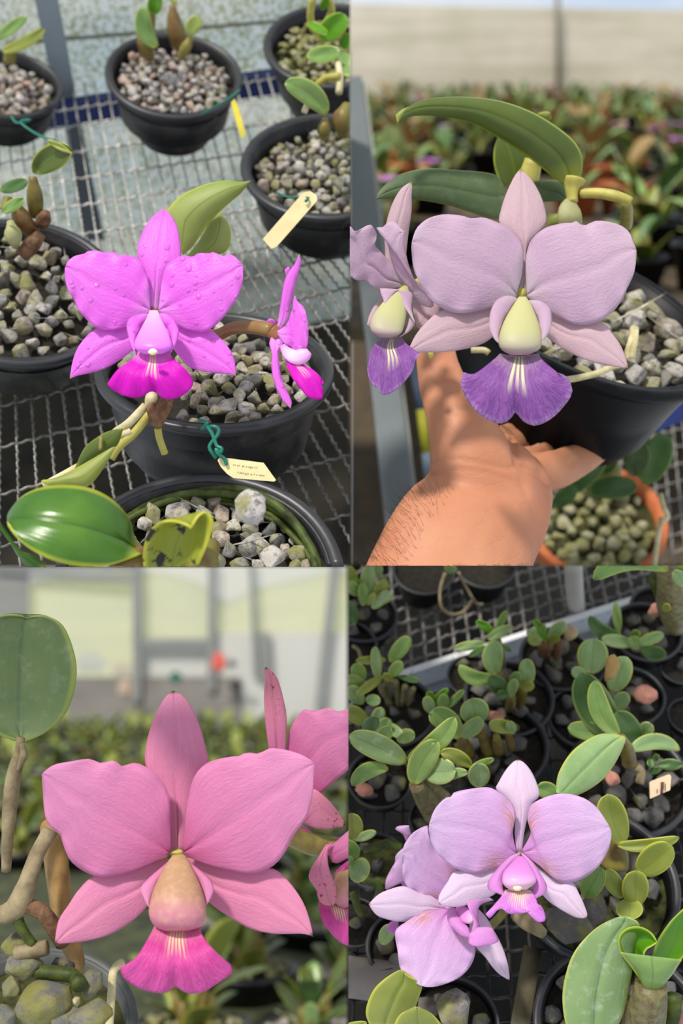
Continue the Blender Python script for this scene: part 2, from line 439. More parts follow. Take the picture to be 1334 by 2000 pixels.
PK = m_petal('pink_petal', RGB(206, 96, 148), RGB(224, 134, 180), RGB(234, 160, 202), RGB(204, 100, 154), .24, .55)
PK_s = m_petal('pink_sepal', RGB(214, 140, 156), RGB(228, 142, 180), RGB(230, 152, 184), RGB(206, 104, 150), .26, .55, False, RGB(80, 84, 40))
PK_b = m_petal('spotted_pink_sepal', RGB(226, 130, 176), RGB(232, 150, 180), RGB(226, 150, 160), RGB(200, 84, 130), .3, .5, False, RGB(70, 84, 50), None, RGB(170, 20, 90))
PK_l = m_lip('deep_pink_lip', RGB(232, 150, 176), RGB(218, 74, 160), RGB(222, 92, 172), RGB(186, 30, 120), RGB(240, 222, 176), .2, .5, 104, .5)
PK_c = m_grad('pink_green_hood', [(0, RGB(186, 154, 108)), (.5, RGB(184, 140, 110)), (.75, RGB(204, 128, 146)), (1, RGB(204, 122, 150))], .5, .1, RGB(214, 170, 140))
OR = m_petal('pale_orchid_petal', RGB(228, 150, 218), RGB(224, 176, 224), RGB(224, 200, 230), RGB(212, 150, 212), .14, .45, False, None, RGB(206, 140, 80))
OR_s = m_petal('white_pink_sepal', RGB(232, 190, 226), RGB(236, 212, 234), RGB(238, 216, 234), RGB(220, 176, 220), .2, .45, False, RGB(190, 120, 130))
OR_l = m_lip('orchid_lip', RGB(252, 240, 190), RGB(228, 150, 228), RGB(222, 140, 226), RGB(190, 80, 190), RGB(250, 240, 190), .3, .75, 110, .3)
OR_c = m_grad('orchid_column', [(0, RGB(226, 130, 214)), (.5, RGB(230, 150, 220)), (1, RGB(238, 214, 216))], .35)
OR_o = m_petal('orchid_side_lobe', RGB(236, 190, 228), RGB(228, 160, 222), RGB(224, 146, 220), RGB(206, 110, 204), .24, .4)
# leaves
LF_a = m_leaf('glossy_leaf', RGB(48, 96, 18), RGB(86, 128, 34), RGB(180, 190, 50), RGB(40, 80, 26), .24, .12)
LF_u = m_leaf('leaf_underside', RGB(132, 150, 62), RGB(160, 172, 92), RGB(186, 196, 60), RGB(92, 112, 50), .5, .2)
LF_y = m_leaf('yellow_green_leaf', RGB(132, 146, 56), RGB(160, 168, 82), RGB(206, 206, 74), RGB(116, 134, 50), .4, .22)
LF_s = m_leaf('spotted_leaf', RGB(134, 150, 36), RGB(160, 166, 50), RGB(200, 196, 60), RGB(120, 130, 40), .36, .2, .9)
LF_o = m_leaf('olive_leaf', RGB(72, 90, 26), RGB(90, 106, 34), RGB(160, 170, 40), RGB(110, 124, 50), .36, .14)
LF_g = m_leaf('grey_green_leaf', RGB(66, 88, 50), RGB(84, 102, 58), RGB(116, 130, 54), RGB(56, 74, 48), .5, .14, 0, .07, .06, .7)
LF_d = m_leaf('dark_green_leaf', RGB(58, 92, 44), RGB(86, 120, 60), RGB(130, 150, 70), RGB(96, 120, 70), .34, .12)
LF_p = m_leaf('pale_green_leaf', RGB(130, 164, 100), RGB(166, 192, 130), RGB(206, 210, 96), RGB(110, 138, 92), .27, .2, 0, .09, .12)
LF_q = m_leaf('soft_green_leaf', RGB(112, 152, 70), RGB(148, 178, 98), RGB(200, 204, 96), RGB(88, 120, 60), .27, .2, 0, .08, .08)
LF_w = m_leaf('water_marked_leaf', RGB(122, 154, 92), RGB(146, 172, 112), RGB(204, 210, 96), RGB(96, 124, 92), .36, .18, 0, .06, .4, .8)
LF_b = m_leaf('bright_green_leaf', RGB(84, 150, 20), RGB(120, 176, 40), RGB(190, 206, 80), RGB(90, 140, 40), .34, .3)
LF_n = m_leaf('tan_leaf', RGB(150, 120, 70), RGB(170, 140, 90), RGB(180, 150, 90), RGB(120, 96, 60), .5, .2)
LFS = [LF_q, LF_p, LF_d, LF_y]
M_stem = m_plain('green_brown_stem', RGB(128, 112, 62), .45, 120, 1, RGB(150, 146, 70))
M_redstem = m_plain('red_green_stem', RGB(140, 112, 62), .35, 90, 1, RGB(150, 74, 66))
M_bulb = m_plain('pseudobulb', RGB(124, 122, 46), .45, 90, 1, RGB(110, 76, 46))
M_redbulb = m_plain('red_pseudobulb', RGB(112, 66, 48), .45, 90, 1, RGB(130, 120, 50))
M_greybulb = m_plain('mottled_pseudobulb', RGB(124, 128, 78), .5, 260, 1, RGB(96, 62, 52))
M_root = m_plain('pale_root', RGB(214, 204, 166), .6, 120, 1, RGB(176, 164, 110))
M_groot = m_plain('green_root', RGB(76, 90, 22), .6, 150, 1, RGB(40, 48, 16))
M_yroot = m_plain('yellow_green_root', RGB(190, 180, 90), .5, 120, 1, RGB(160, 150, 70))
M_rhiz = m_plain('brown_rhizome', RGB(140, 104, 72), .75, 240, 1, RGB(80, 52, 36), .9)
M_sheath = m_plain('dry_sheath', RGB(160, 144, 110), .7, 70, 1, RGB(98, 84, 58), .7)
M_pale_sheath = m_plain('papery_sheath', RGB(200, 200, 150), .6, 60, 1, RGB(170, 168, 110), .4, trans=.3)
M_bract = m_plain('tan_bract', RGB(176, 142, 84), .7, 50, 1, RGB(120, 88, 48), .6)
# pots, gravel, wires, metal, cloth
M_pot = m_plain('black_plastic', (.012, .012, .014, 1), .42, 40, .7, (.075, .070, .064, 1), .15, .35, lo=.5, hi=.85)
M_potd = m_plain('dark_plastic', (.005, .005, .006, 1), .42, 26, .7, (.008, .008, .008, 1), .06, .14, lo=.45, hi=.8)
M_rim = m_plain('plastic_rim', (.03, .03, .034, 1), .38, 60, .5, None, .08, .5)
M_potg = m_plain('grey_plastic', RGB(92, 94, 92), .5, 40, .5, RGB(70, 72, 70), .1)
M_terra = m_plain('terracotta', RGB(196, 110, 62), .75, 40, .5, RGB(166, 88, 50), .3)
M_soil = m_plain('dark_potting_mix', (.030, .024, .016, 1), .95, 300, 1, (.009, .008, .006, 1), 1)
M_moss = m_plain('mossy_mix', RGB(70, 76, 30), .95, 180, 1, RGB(34, 30, 18), 1)
GR1 = m_stone('granite_chip', [(.34, .31, .27), (.52, .47, .41), (.15, .15, .15), (.42, .32, .24), (.30, .28, .27), (.62, .56, .49), (.22, .21, .20)], .40)
GR2 = m_stone('pale_granite_chip', [(.52, .47, .43), (.55, .35, .27), (.38, .36, .35), (.60, .54, .49), (.48, .44, .41)], .14)
GR3 = m_stone('dark_granite_chip', [(.085, .083, .08), (.13, .12, .115), (.06, .06, .06), (.15, .125, .11), (.10, .10, .10)], .12, .34)
GR4 = m_stone('mossy_chip', [(.40, .37, .24), (.50, .46, .32), (.32, .31, .18), (.46, .41, .28)], .7, .9)
GR5 = m_stone('mossy_grey_stone', [(.13, .13, .115), (.17, .165, .14), (.11, .11, .10), (.15, .145, .11)], .55, .42)
M_pink = m_plain('pink_stone', RGB(200, 140, 120), .85, 120, 1, RGB(160, 110, 98), .6)
M_wire = m_plain('galvanised_wire', RGB(206, 202, 194), .38, 160, .6, RGB(128, 124, 118), .3, .5, .55)
M_wired = m_plain('weathered_wire', RGB(150, 146, 140), .5, 160, .6, RGB(80, 76, 70), .3, .5, .4)
M_galv = m_plain('galvanised_steel', RGB(92, 98, 98), .45, 14, .5, RGB(96, 102, 104), .05, .5, .35)
M_alu = m_plain('aluminium', RGB(186, 192, 198), .35, 14, .3, RGB(160, 166, 172), .05, .5, .5)
M_blue = m_plain('blue_paint', RGB(18, 38, 96), .5, 90, .4)
M_cream = m_plain('cream_plastic', RGB(236, 222, 168), .45, 90, .3, RGB(222, 204, 150), .1)
M_yel = m_plain('yellow_plastic', RGB(226, 206, 60), .45, 50, .6, RGB(190, 180, 60))
M_tan = m_plain('tan_plastic', RGB(238, 208, 170), .45, 30, .2, None, .05)
M_ink = m_plain('ink', RGB(86, 40, 58), .6, 30, .1)
M_fink = m_plain('faded_ink', RGB(176, 164, 128), .6, 30, .1)
M_gwire = m_plain('green_wire', RGB(30, 118, 98), .3, 60, .3)
# ---------------------------------------------------------------- pots, gravel, plants
def proj(p):
    q = p - C0; d = q.dot(CL)
    return 667 + FP * q.dot(CX) / d, 1000 - FP * q.dot(CU) / d
def axis_for(x, y, e, roll=0):
    r = (P(x, y, 1) - C0).normalized(); up = (CU - r * CU.dot(r)).normalized(); ri = r.cross(up)
    e = math.radians(e); q = math.radians(roll)
    return (up * math.cos(q) * math.cos(e) - ri * math.sin(q) * math.cos(e) - r * math.sin(e)).normalized()
class Pot: pass
def potted(label, cx, cy, rx, group=None, k=1.0, e=None, roll=0, d=None, mat=None, rimm=None, fill=.17, rb=.68, name='potted_orchid', cat='potted plant', soil=None, wob=.006, rimh=.09):
    p = Pot(); kw_d = d; d = d or PAN.rim(cx, cy, rx, k)
    p.c = P(cx, cy, d); p.d = d; p.R = R = rx * d / FP; p.H = Hh = k * R; p.fill = fill
    p.U = axis_for(cx, cy, e, roll) if e is not None else PAN.U
    if not kw_d:
        tl_ = math.acos(max(-1, min(1, p.U.dot(PAN.U)))); Hh = p.H = (k * R - rb * R * math.sin(tl_)) / max(.3, math.cos(tl_))
    p.root = thing(name, label, cat, p.c - p.U * Hh, group, p.U)
    p.M = PAN.M(p.c, p.U)
    z = rimh * R
    w = lathe('pot', [(0, -Hh), (R * rb * .95, -Hh), (R * rb, -Hh * .97), (R * .93, -z), (R * .93, -.02 * R), (R * .885, -.02 * R), (R * .87, -.3 * R), (R * .8, -.7 * R), (0, -.7 * R)], p.M, mat or M_pot, p.root, 64, wob)
    lathe('rim', [(R * .925, -z * 1.05), (R * .975, -z), (R * .992, -z * .8), (R, -z * .35), (R * .99, -.01 * R), (R * .965, 0), (R * .93, -.005 * R), (R * .905, -.03 * R), (R * .895, -.09 * R), (R * .92, -.09 * R), (R * .925, -z * 1.05)], p.M, rimm or M_rim, w, 64, wob)
    s = R * .885; n = 10
    lathe('potting_mix', [(s * i / n, -(fill + .10) * R + .006 * math.sin(i * 2.1) * R) for i in range(n + 1)], p.M, soil or M_soil, p.root, 40)
    return p
STONES = {}
def stone_mesh(mat, i):
    if (mat.name, i) not in STONES:
        r = random.Random(i * 13 + 5); bm = bmesh.new()
        ax = V((r.uniform(.8, 1.2), r.uniform(.65, 1), r.uniform(.55, .8)))
        for _ in range(15):
            q = V((r.gauss(0, 1), r.gauss(0, 1), r.gauss(0, 1))).normalized() * r.uniform(.86, 1.05)
            bm.verts.new(V((q.x * ax.x, q.y * ax.y, q.z * ax.z)) * .0058)
        h = bmesh.ops.convex_hull(bm, input=bm.verts)
        bmesh.ops.delete(bm, geom=[g for g in h['geom_interior'] if isinstance(g, bmesh.types.BMVert)], context='VERTS')
        bmesh.ops.bevel(bm, geom=list(bm.edges) + list(bm.verts), offset=.00045, segments=1, affect='EDGES')
        me = bpy.data.meshes.new('gravel_stone'); bm.to_mesh(me); bm.free()
        me.materials.append(mat)
        me.update(); STONES[(mat.name, i)] = me
    return STONES[(mat.name, i)]
NST = 0
def gravel(p, mat, single, label, group, size=1.0, r0=0.0, rmax=.84, dens_=1.0, keep=None, seed=1, layers=1, where=None, skip=None):
    """chips lying on the potting mix: single = each one its own object, else one heap"""
    global NST
    r = random.Random(seed); st = .0098 * size / math.sqrt(dens_); R = p.R * rmax; spots = []
    n = int(R / st) + 2
    for a in range(-n, n + 1):
        for b in range(-n, n + 1):
            x = (a + .5 * (b % 2) + r.uniform(-.22, .22)) * st; y = (b * .87 + r.uniform(-.22, .22)) * st
            if math.hypot(x, y) < R - .002 and math.hypot(x, y) >= r0 * R: spots.append((x, y))
    mb = MB(); cnt = 0
    for x, y in spots:
        for l in range(layers):
            z = -p.fill * p.R + r.uniform(-.0012, .0026) * size + .05 * p.R * (1 - (math.hypot(x, y) / R) ** 2) - l * .006
            sc = size * r.choice([.75, .85, .95, 1.0, 1.1, 1.25]); q = Matrix.Rotation(r.uniform(0, 6.3), 4, 'Z') @ Matrix.Rotation(r.uniform(-.7, .7), 4, 'X') @ Matrix.Rotation(r.uniform(-.7, .7), 4, 'Y')
            w = p.M @ Matrix.Translation((x, y, z)) @ q @ Matrix.Scale(sc, 4)
            X, Y = proj(w.translation); bx = PAN.box
            ex = [12 if single else 260 if q else 12 for q in (bx[0] < 1, bx[1] < 1, bx[2] > 1333, bx[3] > 1999)]
            if not (bx[0] - ex[0] < X < bx[2] + ex[2] and bx[1] - ex[1] < Y < bx[3] + ex[3]): continue
            if where and not where(X, Y): continue
            me = stone_mesh(mat, r.randrange(12)); cnt += 1
            if single:
                o = bpy.data.objects.new('gravel_stone', me); COL.objects.link(o); o.matrix_world = w; reg(o, w)
                tag(o, label, 'stone', group); NST += 1
            else:
                mb.add([w @ v.co for v in me.vertices], [tuple(f.vertices) for f in me.polygons])
    if not single and mb.v:
        o = mb.done('gravel', mat); tag(o, label, 'gravel', None, 'stuff')
    return cnt
def rock(x, y, d, size, mat, label, cat='stone', name='stone', i=3, group=None, rot=0.0):
    r = random.Random(i * 31 + 7); bm = bmesh.new(); h = size * .5
    ax = V((r.uniform(.9, 1.15), r.uniform(.8, 1), r.uniform(.65, .85)))
    for _ in range(22):
        q = V((r.gauss(0, 1), r.gauss(0, 1), r.gauss(0, 1))).normalized() * r.uniform(.88, 1.05); bm.verts.new(V((q.x * ax.x, q.y * ax.y, q.z * ax.z)) * h)
    hu = bmesh.ops.convex_hull(bm, input=bm.verts); bmesh.ops.delete(bm, geom=[g for g in hu['geom_interior'] if isinstance(g, bmesh.types.BMVert)], context='VERTS')
    bmesh.ops.subdivide_edges(bm, edges=bm.edges[:], cuts=3, use_grid_fill=True); bmesh.ops.triangulate(bm, faces=bm.faces[:])
    bmesh.ops.smooth_vert(bm, verts=bm.verts[:], factor=.35, use_axis_x=True, use_axis_y=True, use_axis_z=True)
    for v in bm.verts: v.co += v.co.normalized() * (mnoise.noise(v.co * (4 / size) + V((i, 0, 0))) * size * .035 + mnoise.noise(v.co * (13 / size)) * size * .016)
    me = bpy.data.meshes.new(name); bm.to_mesh(me); bm.free(); me.polygons.foreach_set('use_smooth', [True] * len(me.polygons)); me.materials.append(mat); me.update()
    o = bpy.data.objects.new(name, me); COL.objects.link(o)
    w = PAN.M(P(x, y, d)) @ Matrix.Rotation(rot, 4, 'Z') @ Matrix.Rotation(rot * .7, 4, 'X')
    o.matrix_world = w; reg(o, w); return tag(o, label, cat, group)
def leaf3d(name, base, yaw, pitch, length, width, droop, mat, parent, m, nu=10, nv=5, fold=.25):
    """leaf in a plant's own axes m"""
    d = V((math.cos(yaw) * math.cos(pitch), math.sin(yaw) * math.cos(pitch), math.sin(pitch))); side = V((-math.sin(yaw), math.cos(yaw), 0)); up = side.cross(d) * -1
    if up.z < 0: up = -up
    G = []
    for i in range(nu):
        u = i / (nu - 1); uu = .01 + .985 * u; s = max(uu ** .6 * (1 - uu) ** .45 * 1.95, .2 * (1 - u) ** 4)
        c = base + d * length * u - V((0, 0, 1)) * droop * length * u * u
        G.append([m @ (c + side * (v * s * width / 2) + up * (abs(v) * s * width * fold * .5)) for v in [2 * j / (nv - 1) - 1 for j in range(nv)]])
    return grid(name, G, .0009, mat, parent)
def clump(root, m, R, seed, mats, n=6, big=1.0, z0=0.0, bulbs=True):
    r = random.Random(seed)
    for i in range(n):
        a = i * 2.4 + r.uniform(-.4, .4); q = V((math.cos(a) * R * .35 * r.random(), math.sin(a) * R * .35 * r.random(), z0))
        L = R * big * r.uniform(.75, 1.15)
        if bulbs and i % 2 == 0:
            t = q + V((math.cos(a) * .1 * R, math.sin(a) * .1 * R, L * .55))
            tube('pseudobulb', [m @ (q + (t - q) * s) for s in (0, .33, .66, 1)], [R * .06, R * .1, R * .09, R * .05], M_bulb, root, 7); q = t
        leaf3d('leaf', q, a, r.uniform(.5, 1.2), L, L * r.uniform(.34, .48), r.uniform(.1, .35), r.choice(mats), root, m)
def copy_tree(o, m, label, group=None):
    """a copy of a thing with its parts and their sub-parts, placed by matrix m"""
    c = o.copy(); COL.objects.link(c); c.matrix_world = m; reg(c, m)
    c['label'] = label
    if group: c['group'] = group
    def kids(a, b):
        for ch in list(a.children):
            k = ch.copy(); COL.objects.link(k); k.parent = b; reg(k, m); kids(ch, k)
    kids(o, c)
    return c
def pleaf(root, Z, rows, d0, mats=None, dd=0.0, s=2.04):
    """rows of (base, tip, width, material or None[, options]) in zoom coordinates"""
    for i, q in enumerate(rows):
        b, t = Z([q[0], q[1]]); m = q[3] if len(q) > 3 and q[3] else (mats or LFS)[i % len(mats or LFS)]
        o = dict(q[4]) if len(q) > 4 else {}
        da = o.pop('d0', d0); db = o.pop('d1', da - .012)
        leafpx('leaf', b, t, q[2] / s, da, db, m, root, **o)
def flower(root, name, pts, r=.0016, mat=None, label=None):
    """the short stalk behind a bloom; petals, sepals, lip and column hang on it"""
    o = tpx(name, pts, r, mat or M_stem, root, 12, 8)
    if label: o['label'] = label
    return o
# ================================================================ plot one (top left): magenta orchid over a wire bench
P1 = Pan(51, .547, (0, 0, 683.5, 1107)); use(P1)
ra, rb_ = P1.on(115, 200), P1.on(525, 140)                   # back edge of the bench
rd = (rb_ - ra).normalized(); rn = rd.cross(P1.U).normalized()
if rn.dot(CL) < 0: rn = -rn                                   # away from the viewer
M_cl1 = NT('mossy_shade_cloth')
def _cl():
    s = M_cl1; ob = s.obj()
    w = s.n('SeparateXYZ', Vector=ob)
    wv = s.noise(s.comb(s.math('MULTIPLY', w.outputs[0], 240), s.math('MULTIPLY', w.outputs[1], 240), s.math('MULTIPLY', w.outputs[2], 900)), 1, 2, .6)
    sp = s.noise(ob, 230, 3, .6); big = s.noise(ob, 9, 4, .6)
    hz = s.noise(s.comb(0.0, 0.0, s.math('MULTIPLY', w.outputs[2], 22)), 1, 2)
    c = s.mix(s.ramp(big, [(.35, (0, 0, 0)), (.65, (1, 1, 1))]), RGB(255, 255, 250), RGB(236, 246, 255))
    g = s.math('MULTIPLY', s.ramp(sp, [(.44, (0, 0, 0)), (.62, (1, 1, 1))]), s.ramp(s.math('ADD', big, s.math('MULTIPLY', hz, .4)), [(.45, (.3, .3, .3)), (.72, (1, 1, 1))]))
    c = s.mix(s.math('MULTIPLY', g, .8), c, RGB(140, 144, 70))
    c = s.mix(s.math('MULTIPLY', s.ramp(wv, [(.45, (0, 0, 0)), (.6, (1, 1, 1))]), .16), c, RGB(150, 154, 148))
    return s.fin(c, .7, s.bump(wv, .3, .001), .75, .3)
M_cloth1 = _cl()
M_floor1 = m_plain('dark_damp_soil', RGB(50, 44, 32), .9, 22, 1, RGB(20, 18, 14), .8)
def wallpt(x, up, back): return ra + rd * x + rn * back + P1.U * up
slab('wall_back', wallpt(-.45, -.42, .12), wallpt(.6, -.42, .12), wallpt(.6, .45, .12), wallpt(-.45, .45, .12), rn * .006, M_cloth1)
wo = bpy.data.objects['wall_back']; tag(wo, None, None, None, 'structure')
# two sewn seams of the cloth
for i, (a, b) in enumerate((((10, 86), (683, 30)), ((130, 66), (560, 22)))):
    q = []
    for k in range(9):
        x, y = a[0] + (b[0] - a[0]) * k / 8, a[1] + (b[1] - a[1]) * k / 8; r = P(x, y, 1) - C0
        q.append(C0 + r * ((wallpt(0, 0, .116) - C0).dot(rn) / r.dot(rn)))
    if i == 0: tag(tube('trim_1', q, .0016, m_plain('dark_seam', RGB(106, 106, 84), .8), None, 6), None, None, None, 'structure')
fl = [P1.on(x, y, -.42) for x, y in ((-300, 1500), (1000, 1500), (1000, 100), (-300, 100))]
tag(slab('floor', *fl, P1.U * -.01, M_floor1), None, None, None, 'structure')
# kerb at the foot of the cloth
q = [P1.on(x, y, -.30) for x, y in ((380, 525), (760, 415))]
kb = slab('concrete_kerb', q[0], q[1], q[1] + rn * .05, q[0] + rn * .05, P1.U * -.04, m_plain('mossy_concrete', RGB(130, 122, 96), .9, 40, 1, RGB(84, 78, 56), .6))
tag(kb, 'mossy concrete kerb under the wire bench behind the side-on magenta bloom', 'kerb')
# wire bench: crimped wires, blue rail
def wire(mb, a, b, r, amp, per, ph):
    n = max(8, int((b - a).length / per * 4)); pts = []
    for i in range(n + 1):
        s = i / n; t = (b - a).length * s / per * 2 * math.pi + ph
        pts.append(a + (b - a) * s + P1.U * (amp * math.sin(t) - .0028) + P1.R * (amp * .35 * math.cos(t)) if True else 0)
    vs, fs, uv = tubeverts(pts, r, 6); mb.add(vs, fs, uv)
P1.R = CX
bench = thing('wire_bench', 'galvanised crimped wire mesh bench under the pots of the magenta orchid', 'bench', P1.on(340, 600))
mb = MB()
for i in range(-3, 36):                                       # far section, up to the blue rail
    x = -40 + i * 22.5; sx = .19 + (x - 200) * .0004
    a = P1.on(x, 165 - x * .0 + (0 if x < 0 else -x * .05), 0); b = P1.on(x + sx * 330, 500, 0); wire(mb, a, b, .0007, .0012, .0072, i * 1.3)
for i, yl in enumerate((214, 248, 300, 352, 405, 462)):
    wire(mb, P1.on(-30, yl + 18), P1.on(730, yl - 95), .0009, .0008, .0095, i)
mb.done('far_wire_mesh', M_wire, bench, True)
mb = MB()
for i in range(-4, 30):                                       # near section
    xm = -30 + i * 29.0; sx = .06 + (xm - 60) * .00112
    wire(mb, P1.on(xm - sx * 250, 470 - (xm - 100) * .1), P1.on(xm + sx * 430, 1130), .00092, .0012, .0072, i * 2.1)
for i, yl in enumerate((600, 655, 722, 787, 868, 960, 1062, 1180, 1300)):
    wire(mb, P1.on(-30, yl + 8), P1.on(740, yl - 176 - i * 3), .00095, .0008, .0098, i * .7)
mb.done('near_wire_mesh', M_wired, bench, True)
b1, b2 = ra - rd * .5, rb_ + rd * .5
bl = slab('back_rail', b1 - P1.U * .004, b2 - P1.U * .004, b2 + rn * .001 - P1.U * .024, b1 + rn * .001 - P1.U * .024, rn * .012, M_blue, bench)
bl['label'] = 'dark blue painted rail at the back edge of the mesh'
# square post: above the rail it stands before the cloth, below the mesh it goes on
po = thing('metal_post', 'grey metal post rising between the two pots at the upper left', 'post', P1.on(150, 300, -.1))
def postpt(x, y, back):
    r = P(x, y, 1) - C0; return C0 + r * ((ra + rn * back - C0).dot(rn) / r.dot(rn))
slab('post_upper', postpt(108, 190, .02), postpt(148, 184, .02), postpt(112, -10, .02), postpt(66, -10, .02), rn * .02, m_plain('post_grey', RGB(150, 162, 170), .5, 14, .4), po)
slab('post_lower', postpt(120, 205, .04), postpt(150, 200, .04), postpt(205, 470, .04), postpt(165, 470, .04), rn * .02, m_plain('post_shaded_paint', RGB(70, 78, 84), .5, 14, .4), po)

# ---- pots behind
pt = potted('black pot of gravel with a red-green bulb plant, top centre of the top left quarter', 340, 143, 133, None, 1.15, 36, fill=.16, rb=.56)
gravel(pt, GR2, False, 'pale and rusty granite chips filling the pot with the red-green bulbs', None, .85, seed=3, layers=2)
for pts, rr, m in ((((292, 118, .90), (286, 80, .89), (290, 45, .885), (300, 10, .88)), [.003, .0068, .0055, .0025], M_bulb), (((358, 100, .93), (346, 70, .92), (340, 40, .915), (336, 8, .91)), [.0045, .0075, .006, .002], M_redbulb), (((352, 112, .90), (362, 95, .893), (374, 72, .888)), [.003, .0042, .0022], M_stem)):
    tpx('pseudobulb', pts, rr, m, pt.root, 10, 10)
tpx('pseudobulb', ((288, 112, .915), (282, 80, .91), (287, 40, .905)), [.0045, .0066, .003], M_redbulb, pt.root, 10, 10)
leafpx('leaf', (308, 92), (282, 12), 34, .885, .87, LF_q, pt.root, bow=-14); leafpx('leaf', (300, 30), (305, -14), 30, .88, .87, LF_b, pt.root); leafpx('leaf', (372, 70), (392, 34), 30, .885, .88, LF_u, pt.root, bow=-5)
leafpx('leaf', (345, 10), (330, -14), 14, .9, .9, LF_y, pt.root)
tl = potted('black pot at the upper left edge, pinkish gravel and two yellowed leaves', 8, 160, 112, None, 1.0, 34)
gravel(tl, GR2, False, 'pinkish granite chips filling the pot at the upper left edge', None, .9, seed=5, layers=2)
leafpx('leaf', (4, 100), (86, 56), 24, .9, .88, LF_y, tl.root, bow=6); leafpx('leaf', (-12, 78), (52, 33), 24, .9, .88, LF_q, tl.root); tpx('pseudobulb', ((18, 122, .92), (20, 105, .915), (22, 92, .91)), .005, M_stem, tl.root, 8)
tr = potted('black pot of dark mossy mix and a bright green leafy orchid, top right', 652, 84, 138, None, 1.05, 34, soil=M_moss, fill=.2)
gravel(tr, GR4, False, 'dark mossy chips in the pot of the bright green leafy orchid', None, .9, seed=8)
for b, t, w, m in (((598, 110), (666, 102), 34, LF_q), ((622, 78), (676, 30), 46, LF_b), ((600, 44), (640, 66), 18, LF_b), ((662, 90), (700, 70), 30, LF_b), ((628, 20), (640, -5), 16, LF_b), ((660, 100), (690, 150), 34, LF_q)):
    leafpx('leaf', b, t, w, .84, .825, m, tr.root, fold=.3)
for q in (((612, 60, .85), (606, 30, .84), (612, -6, .83)), ((640, 40, .85), (648, 20, .84), (640, -6, .83)), ((625, 80, .84), (618, 62, .84), (612, 45, .84))): tpx('stem', q, .0028, M_yroot, tr.root, 10)
for q in (((660, 120, .83), (664, 150, .825), (662, 182, .82)), ((620, 165, .83), (638, 152, .825), (664, 148, .82))): tpx('root', q, .0026, M_root if q[0][0] > 640 else M_yroot, tr.root, 10)
rt = potted('black gravel pot with one upright leaf and a slanted cream tag on its wire', 640, 318, 170, None, .9, 36)
gravel(rt, GR1, False, 'grey granite chips filling the pot behind the cream tag', None, .95, seed=11, layers=2)
tpx('pseudobulb', ((632, 270, .80), (634, 250, .79), (636, 232, .79)), [.0025, .0052, .002], M_bulb, rt.root, 10); tpx('pseudobulb', ((672, 262, .80), (672, 232, .79), (680, 205, .79)), [.005, .0085, .004], M_bulb, rt.root, 10)
leafpx('leaf', (637, 224), (556, 163), 46, .785, .765, LF_q, rt.root, bow=14)
tpx('root', ((594, 220, .78), (598, 210, .78), (604, 200, .78)), .0022, M_root, rt.root, 8)
lp = potted('large black pot with grey gravel and jointed olive bulbs, left of the magenta flower', 42, 562, 197, None, .95, 46)
gravel(lp, GR1, True, 'grey granite chip in the pot left of the magenta flower', 'granite chips left of the magenta flower', 1.15, seed=14)
for q, rr, m in ((((70, 418, .74), (68, 385, .73), (64, 345, .725)), [.0048, .0052, .0026], M_bulb), (((82, 440, .74), (86, 425, .735), (90, 418, .73)), [.004, .005, .003], M_rhiz), (((62, 450, .74), (44, 430, .73), (28, 395, .725)), [.005, .0062, .003], M_redbulb), (((30, 480, .73), (26, 460, .72), (20, 432, .72)), [.0026, .0056, .0022], M_pale_sheath), (((40, 500, .735), (60, 480, .735), (80, 455, .735)), [.0045, .0055, .004], M_rhiz), (((12, 410, .72), (16, 385, .72)), [.004, .003], M_bulb)):
    tpx('pseudobulb', q, rr, m, lp.root, 10, 10)
leafpx('leaf', (66, 338), (140, 294), 52, .72, .70, LF_o, lp.root, bow=-8, fold=.4); leafpx('leaf', (140, 300), (92, 272), 12, .70, .70, LF_y, lp.root); leafpx('leaf', (0, 372), (54, 354), 26, .72, .71, LF_d, lp.root); leafpx('leaf', (4, 415), (46, 388), 24, .71, .70, LF_q, lp.root)

# ---- the pot of the magenta orchid
fp = potted('black gravel pot holding the magenta orchid with two open blooms', 420, 712, 233, None, 1.0, 29.5, fill=.14, rb=.72)
gravel(fp, GR1, True, 'grey granite chip in the pot under the magenta flower', 'granite chips under the magenta flower', 1.22, dens_=1.35, seed=21, where=lambda x, y: x > 350 or (x < 260 and y > 690))
# leaves behind the bloom
z = Zm(0, 340, 1.95)
petal('leaf', z([(700, 305), (660, 260), (635, 160), (650, 120), (700, 75), (780, 40), (860, 25), (920, 30), (955, 25)]), z([(690, 310), (730, 280), (780, 210), (830, 150), (880, 105), (920, 70), (955, 25)]), .66, .655, LF_u, fp.root, .006, 0, .0006, 3)
petal('leaf', z([(720, 320), (715, 310), (760, 250), (800, 180), (838, 142)]), z([(740, 330), (820, 310), (865, 290), (880, 240), (870, 190), (838, 142)]), .675, .67, LF_u, fp.root, .004, 0, .0004, 3)
